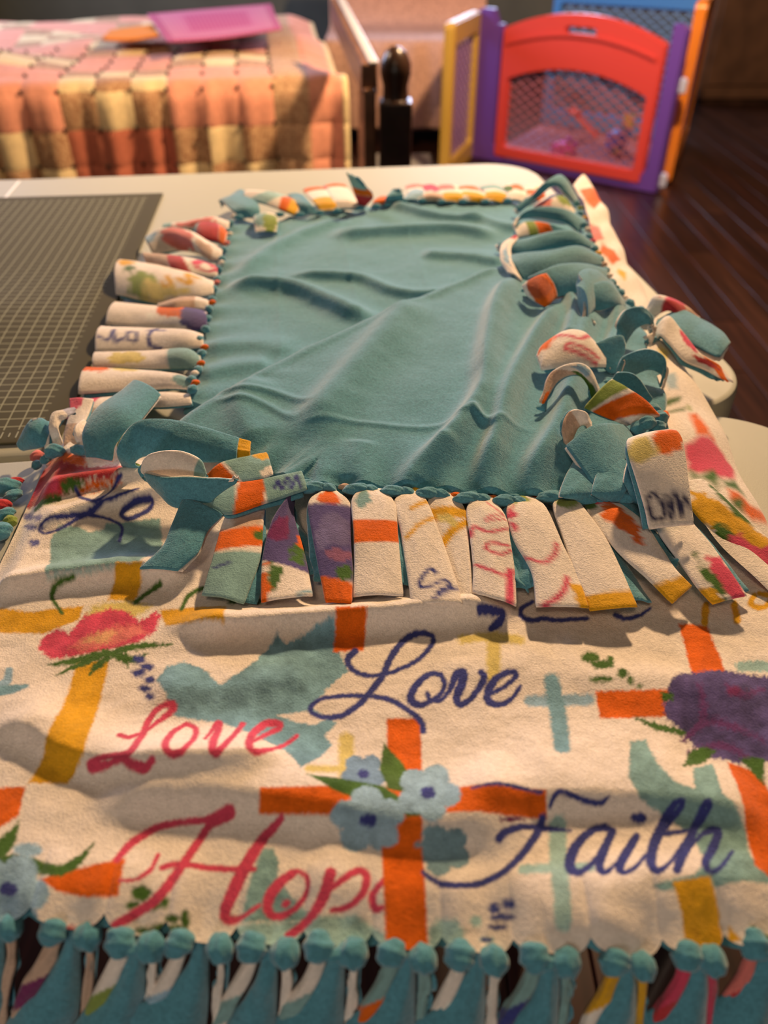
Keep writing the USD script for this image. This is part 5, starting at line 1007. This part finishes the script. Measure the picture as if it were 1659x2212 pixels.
# placemat, orange cloth on the bed
def bedpt(px, py, dz=0.0):
    p = at(np.array(px, float), np.array(py, float), BEDZ + 0.035 + dz); return p
def sheet_on_bed(name, corners, th, dz, mat, label, cat, n=14):
    q = [at(*c, BEDZ + dz) for c in corners]
    S, T = np.meshgrid(np.linspace(0, 1, n), np.linspace(0, 1, n), indexing='ij')
    P = (1 - S)[..., None] * ((1 - T)[..., None] * q[0] + T[..., None] * q[1]) + S[..., None] * ((1 - T)[..., None] * q[3] + T[..., None] * q[2])
    P[..., 2] += 0.006 * np.sin(S * 5) * np.sin(T * 4)
    N = np.zeros_like(P); N[..., 2] = 1
    V, Fc, src = slab(P, N, th)
    return tag(obj(name, (V, Fc), mat, smooth=40, vec=np.c_[S.ravel()[src], T.ravel()[src], 0 * src]), label, cat)
nodes = {'a': ('attribute', dict(attribute='fab')), 'xyz': ('separate_xyz', {}), 'p': ('principled_bsdf', dict(roughness=0.85)), 'sx': ('math', dict(math_type='subtract', value2=0.5)), 'ax': ('math', dict(math_type='absolute')),
         'sy': ('math', dict(math_type='subtract', value2=0.5)), 'ay': ('math', dict(math_type='absolute')), 'mx': ('math', dict(math_type='maximum')),
         'w': ('math', dict(math_type='multiply', value2=190.0)), 's': ('math', dict(math_type='sine')), 'hw': ('math', dict(math_type='multiply_add', value2=0.5, value3=0.5)),
         'r': ('rgb_ramp', dict(ramp=[(0.0, (0.42, 0.03, 0.16)), (0.24, (0.42, 0.03, 0.16)), (0.29, (0.50, 0.11, 0.24)), (0.43, (0.50, 0.14, 0.24)), (0.45, (0.36, 0.025, 0.13)), (0.5, (0.38, 0.03, 0.14))])),
         'm': ('mix', dict(mix_type='mix', color2=(0.55, 0.22, 0.27))), 'k': ('math', dict(math_type='multiply', value2=0.45))}
links = [('a.vector', 'xyz.vector'), ('xyz.x', 'sx.value1'), ('sx.value', 'ax.value1'), ('xyz.y', 'sy.value1'), ('sy.value', 'ay.value1'), ('ax.value', 'mx.value1'), ('ay.value', 'mx.value2'), ('mx.value', 'r.fac'),
         ('xyz.y', 'w.value1'), ('w.value', 's.value1'), ('s.value', 'hw.value1'), ('hw.value', 'k.value1'), ('k.value', 'm.fac'), ('r.color', 'm.color1'), ('m.color', 'p.base_color')]
sheet_on_bed('placemat', [(318, 30), (585, 8), (608, 64), (362, 88)], 0.006, 0.075, M('pink_weave', nodes, links), 'bright pink woven placemat lying on the quilt', 'placemat')
sheet_on_bed('napkin', [(238, 64), (330, 52), (342, 76), (222, 80)], 0.012, 0.060, plain('orange_cloth', (0.66, 0.22, 0.02), rough=0.9, bump=0.3), 'folded orange cloth on the quilt beside the pink placemat', 'cloth')

# ------------------------------------------------------------------ armchair with a peach throw
ch = xform('armchair', 'armchair behind the bed rail, hidden under a peach throw', 'armchair')
M_CHAIR = plain('chair_fabric', (0.32, 0.2, 0.15), rough=0.9)
cx0, cy0 = 0.14, 5.15
obj('seat', rbox(0.86, 0.62, 0.42, 0.05, (cx0, cy0, 0.27)), M_CHAIR, ch)
obj('backrest', rbox(0.86, 0.16, 0.85, 0.05, (cx0, cy0 + 0.36, 0.48)), M_CHAIR, ch)
for s in (-1, 1):
    obj('foot', rbox(0.05, 0.05, 0.08, 0.005, (cx0 + s * 0.36, cy0 - 0.25, 0.04)), M_WOOD, ch)
    obj('foot', rbox(0.05, 0.05, 0.08, 0.005, (cx0 + s * 0.36, cy0 + 0.38, 0.04)), M_WOOD, ch)
n, m = 60, 50
A, B = np.meshgrid(np.linspace(-0.45, 0.45, n), np.linspace(0, 1.5, m), indexing='ij')
pr = np.array([[-0.375, 0.10], [-0.375, 0.30], [-0.365, 0.49], [-0.30, 0.515], [0.10, 0.52], [0.245, 0.56], [0.255, 0.80], [0.30, 0.925], [0.40, 0.93], [0.46, 0.85], [0.465, 0.6]])
pc = resample(pr, m)
P = np.zeros((n, m, 3)); P[..., 0] = cx0 + A; P[..., 1] = cy0 + pc[:, 0][None] - 0.014 * np.sin(A * 42 + 1) * np.clip(1 - B / 0.6, 0, 1); P[..., 2] = pc[:, 1][None]
N = gridnormals(P)
if (N @ np.array([0, -1.0, 0.5])).mean() < 0: N = -N
V, Fc, _ = slab(P, N, 0.008)
tag(obj('throw_blanket', (V, Fc), plain('peach_knit', (0.55, 0.33, 0.26), rough=0.95, noise=0.22, nscale=55.0, bump=0.4, bscale=90.0), smooth=60), 'peach knitted throw hanging down over the armchair', 'throw')

# rug and toys
rug = rbox(0.30, 0.90, 0.018, 0.006, (0.10, 4.10, 0.009))
tag(obj('rug', rug, plain('grey_rug', (0.55, 0.53, 0.52), rough=0.95, c2=(0.25, 0.24, 0.25), nscale=45.0, bump=0.6, bscale=70.0)), 'pale grey flecked rug on the floor beside the play yard', 'rug')

# ------------------------------------------------------------------ play yard
M_RED = plain('red_plastic', (0.56, 0.055, 0.05), rough=0.33)
M_PURPLE = plain('purple_plastic', (0.12, 0.05, 0.34), rough=0.36)
M_YELLOW = plain('yellow_plastic', (0.50, 0.32, 0.06), rough=0.36)
M_ORANGE = plain('orange_plastic', (0.62, 0.19, 0.015), rough=0.36)
M_BLUE = plain('blue_plastic', (0.05, 0.22, 0.62), rough=0.36)
M_NETR = plain('lilac_red_mesh', (0.32, 0.10, 0.14), rough=0.5)
M_NETB = plain('blue_mesh', (0.12, 0.25, 0.50), rough=0.5)
M_NETY = plain('purple_mesh', (0.26, 0.14, 0.30), rough=0.5)
from shapely import affinity
from shapely.ops import unary_union
yard = xform('play_yard', 'plastic toddler play yard with a red mesh door in purple, yellow, orange and blue panels', 'play yard')
def panel_frame(a, b):
    a = np.array(a, float); b = np.array(b, float); L = np.linalg.norm(b - a)
    x = np.r_[(b - a) / L, 0]; z = np.array([0, 0, 1.0]); y = np.cross(z, x)
    T = np.eye(4); T[:3, 0] = x; T[:3, 1] = z; T[:3, 2] = -y; T[:3, 3] = [a[0], a[1], 0]
    return T, L
def plate(poly, th, T, off=0.0):
    ms = []
    for g in getattr(poly, 'geoms', [poly]):
        core = trimesh.creation.extrude_polygon(g, th * 0.6, engine='earcut'); core.apply_translation((0, 0, -th * 0.3))
        ms.append(core)
        gi = g.buffer(-0.006)
        for q in getattr(gi, 'geoms', [gi]):
            if q.is_empty: continue
            c2 = trimesh.creation.extrude_polygon(q, th, engine='earcut'); c2.apply_translation((0, 0, -th * 0.5)); ms.append(c2)
    m = cat_(ms); m.apply_translation((0, 0, off)); m.apply_transform(T)
    if m.volume < 0: m.invert()
    return m
def net(poly, T, pitch, w, off=0.0):
    x0, y0, x1, y1 = poly.bounds; cxx, cyy = (x0 + x1) / 2, (y0 + y1) / 2; R = max(x1 - x0, y1 - y0)
    bars = []
    for ang in (32, -32):
        k = int(R / pitch) + 2
        for i in range(-k, k + 1):
            bars.append(affinity.rotate(sbox(cxx - R, cyy + i * pitch - w / 2, cxx + R, cyy + i * pitch + w / 2), ang, origin=(cxx, cyy)))
    lat = unary_union(bars).intersection(poly)
    m = cat_([trimesh.creation.extrude_polygon(g, 0.005, engine='earcut') for g in getattr(lat, 'geoms', [lat]) if g.geom_type == 'Polygon'])
    m.apply_translation((0, 0, off - 0.0025)); m.apply_transform(T); return m
gl, gr = np.array([0.47, 4.57]), np.array([1.30, 3.89])
T, L = panel_frame(gl, gr)
HT = 0.685
def archy(x0, x1, yb, ytop, rise, n=20):
    xs = np.linspace(x1, x0, n); ys = ytop + rise * (1 - ((xs - (x0 + x1) / 2) / ((x1 - x0) / 2)) ** 2)
    return Polygon([(x0, yb), (x1, yb)] + list(zip(xs, ys)))
outer = Polygon([(0, 0.0), (L, 0.0), (L, HT - 0.02), (L - 0.03, HT), (L - 0.09, HT), (L - 0.12, HT - 0.06), (0.12, HT - 0.06), (0.09, HT), (0.03, HT), (0, HT - 0.02)]).buffer(-0.012).buffer(0.012)
dx0, dx1 = 0.165, L - 0.080
dooropen = Polygon([(dx0 - 0.012, 0.10), (dx0 + 0.06, 0.025), (dx1 - 0.06, 0.025), (dx1 + 0.012, 0.10), (dx1 + 0.012, HT + 0.2), (dx0 - 0.012, HT + 0.2)])
obj('gate_frame', plate(outer.difference(dooropen), 0.055, T), M_PURPLE, yard, smooth=25)
door_o = archy(dx0, dx1, 0.032, HT - 0.075, 0.085).buffer(-0.015).buffer(0.015)
door_i = archy(dx0 + 0.05, dx1 - 0.05, 0.085, HT - 0.29, 0.07).buffer(-0.02).buffer(0.02)
hx = (dx0 + dx1) / 2
handle = sbox(hx - 0.075, HT - 0.085, hx + 0.075, HT - 0.045).buffer(-0.015).buffer(0.015)
door = obj('door', plate(door_o.difference(door_i).difference(handle), 0.045, T, 0.012), M_RED, yard, smooth=25)
tag(door, 'red arched gate door with a hand slot')
band = archy(dx0 + 0.03, dx1 - 0.03, HT - 0.155, HT - 0.125, 0.06).difference(archy(dx0 + 0.03, dx1 - 0.03, 0.0, HT - 0.145, 0.06))
obj('raised_rib', plate(band, 0.02, T, 0.035), M_RED, door, smooth=25)
tag(obj('door_mesh', net(door_i.buffer(0.004), T, 0.036, 0.008), M_NETR, door, smooth=False), 'diamond plastic mesh', kind='stuff')
for q in (-0.05, 0.05):
    obj('hinge', rbox(0.04, 0.05, 0.06, 0.008, (gr[0] + 0.02, gr[1] + 0.03, 0.25 + q * 4)), plain('pale_blue_plastic', (0.45, 0.5, 0.8), rough=0.4) if q < 0 else '/World/Looks/pale_blue_plastic', yard)
def simple_panel(a, b, mat, netmat, ht, name, pw=0.06, pitch=0.036):
    T, L = panel_frame(a, b)
    o = sbox(0, 0.0, L, ht).buffer(-0.03).buffer(0.03)
    i = sbox(pw, 0.09, L - pw, ht - 0.09).buffer(-0.02).buffer(0.02)
    p = obj(name, plate(o.difference(i), 0.05, T), mat, yard, smooth=25)
    tag(obj('panel_mesh', net(i.buffer(0.004), T, pitch, 0.009), netmat, p, smooth=False), 'diamond plastic mesh', kind='stuff')
    return p
tag(simple_panel((0.29, 4.06), (0.455, 4.55), M_YELLOW, M_NETY, HT - 0.01, 'side_panel', 0.045), 'yellow panel')
tag(simple_panel((1.375, 4.03), (1.68, 4.80), M_ORANGE, M_NETY, HT + 0.07, 'side_panel', 0.05), 'orange panel')
tag(simple_panel((0.98, 5.35), (1.70, 4.86), M_BLUE, M_NETB, HT + 0.04, 'side_panel', 0.05), 'blue panel')
# play mat inside and toys
pm = np.array([(0.56, 4.66), (1.27, 4.06), (1.58, 4.82), (0.98, 5.30)])
pmm = trimesh.creation.extrude_polygon(Polygon(pm).buffer(-0.03).buffer(0.01), 0.012, engine='earcut')
tag(obj('play_mat', pmm, plain('mauve_mat', (0.36, 0.13, 0.17), rough=0.85, noise=0.2, nscale=25.0)), 'mauve pink play mat on the floor inside the play yard', 'play mat')
def toy(name, parts, label, cat):
    t = xform(name, label, cat)
    for nm, m, mt in parts: obj(nm, m, mt, t)
p = at(1268, 285, 0.05)
toy('toy_rattle', [('stick', tube([p + [-0.06, 0.06, 0.07], p + [0.0, 0.02, 0.02], p + [0.05, -0.02, -0.02]], 0.017), M_RED), ('ring', trimesh.creation.torus(0.035, 0.012, transform=trimesh.transformations.translation_matrix(p + [-0.07, 0.07, 0.09])), M_RED)], 'red toy rattle lying behind the red door mesh', 'toy')
p = at(1332, 305, 0.07)
toy('toy_ball', [('core', ico(p, 0.058), plain('toy_blue', (0.12, 0.22, 0.7), rough=0.4)), ('green_knob', ico(p + [0.0, -0.035, -0.03], 0.022, 2), plain('toy_green', (0.3, 0.6, 0.12), rough=0.4)), ('lilac_knob', ico(p + [-0.04, -0.02, 0.02], 0.02, 2), M_PURPLE)], 'blue and green toy ball behind the door mesh', 'toy')
p = at(1358, 262, 0.09)
toy('toy_cup', [('bowl', trimesh.creation.revolve(np.array([[0.0, 0], [0.026, 0.0], [0.034, 0.06], [0.031, 0.06], [0.024, 0.004], [0, 0.004]]), sections=20, transform=trimesh.transformations.translation_matrix(p - [0, 0, 0.03])), M_YELLOW)], 'small yellow toy cup above the toy ball', 'toy')
p = at(1225, 340, 0.045) + np.array([0.02, 0.20, 0])
toy('toy_block', [('body', rbox(0.13, 0.07, 0.06, 0.012, p, 0.3), plain('toy_magenta', (0.75, 0.08, 0.5), rough=0.4)), ('stud', ico(p + [0.02, 0, 0.035], 0.02, 2), '/World/Looks/toy_magenta')], 'magenta toy block at the foot of the red door', 'toy')
p = at(962, 342, 0.045)
toy('toy_peg', [('body', trimesh.creation.cylinder(0.022, 0.06, sections=20, transform=trimesh.transformations.translation_matrix(p)), plain('toy_lime', (0.35, 0.8, 0.2), rough=0.4)), ('knob', ico(p + [0, 0, 0.035], 0.02, 2), '/World/Looks/toy_lime')], 'lime green toy peg on the grey rug', 'toy')
# cabinet by the wall
cab = xform('cabinet', 'dark brown wooden cabinet against the back wall', 'cabinet')
M_CAB = plain('cabinet_wood', (0.085, 0.042, 0.022), rough=0.4, noise=0.25, nscale=8.0)
obj('body', rbox(1.1, 0.45, 1.3, 0.01, (2.65, 6.1, 0.69)), M_CAB, cab)
for s in (-1, 1):
    dr = obj('door', rbox(0.50, 0.02, 1.15, 0.006, (2.65 + s * 0.265, 5.868, 0.70)), M_CAB, cab)
    obj('knob', ico((2.65 + s * 0.05, 5.85, 0.75), 0.016, 2), M_STEEL, dr)
obj('plinth', rbox(1.04, 0.40, 0.05, 0.004, (2.65, 6.1, 0.025)), M_WOOD, cab)
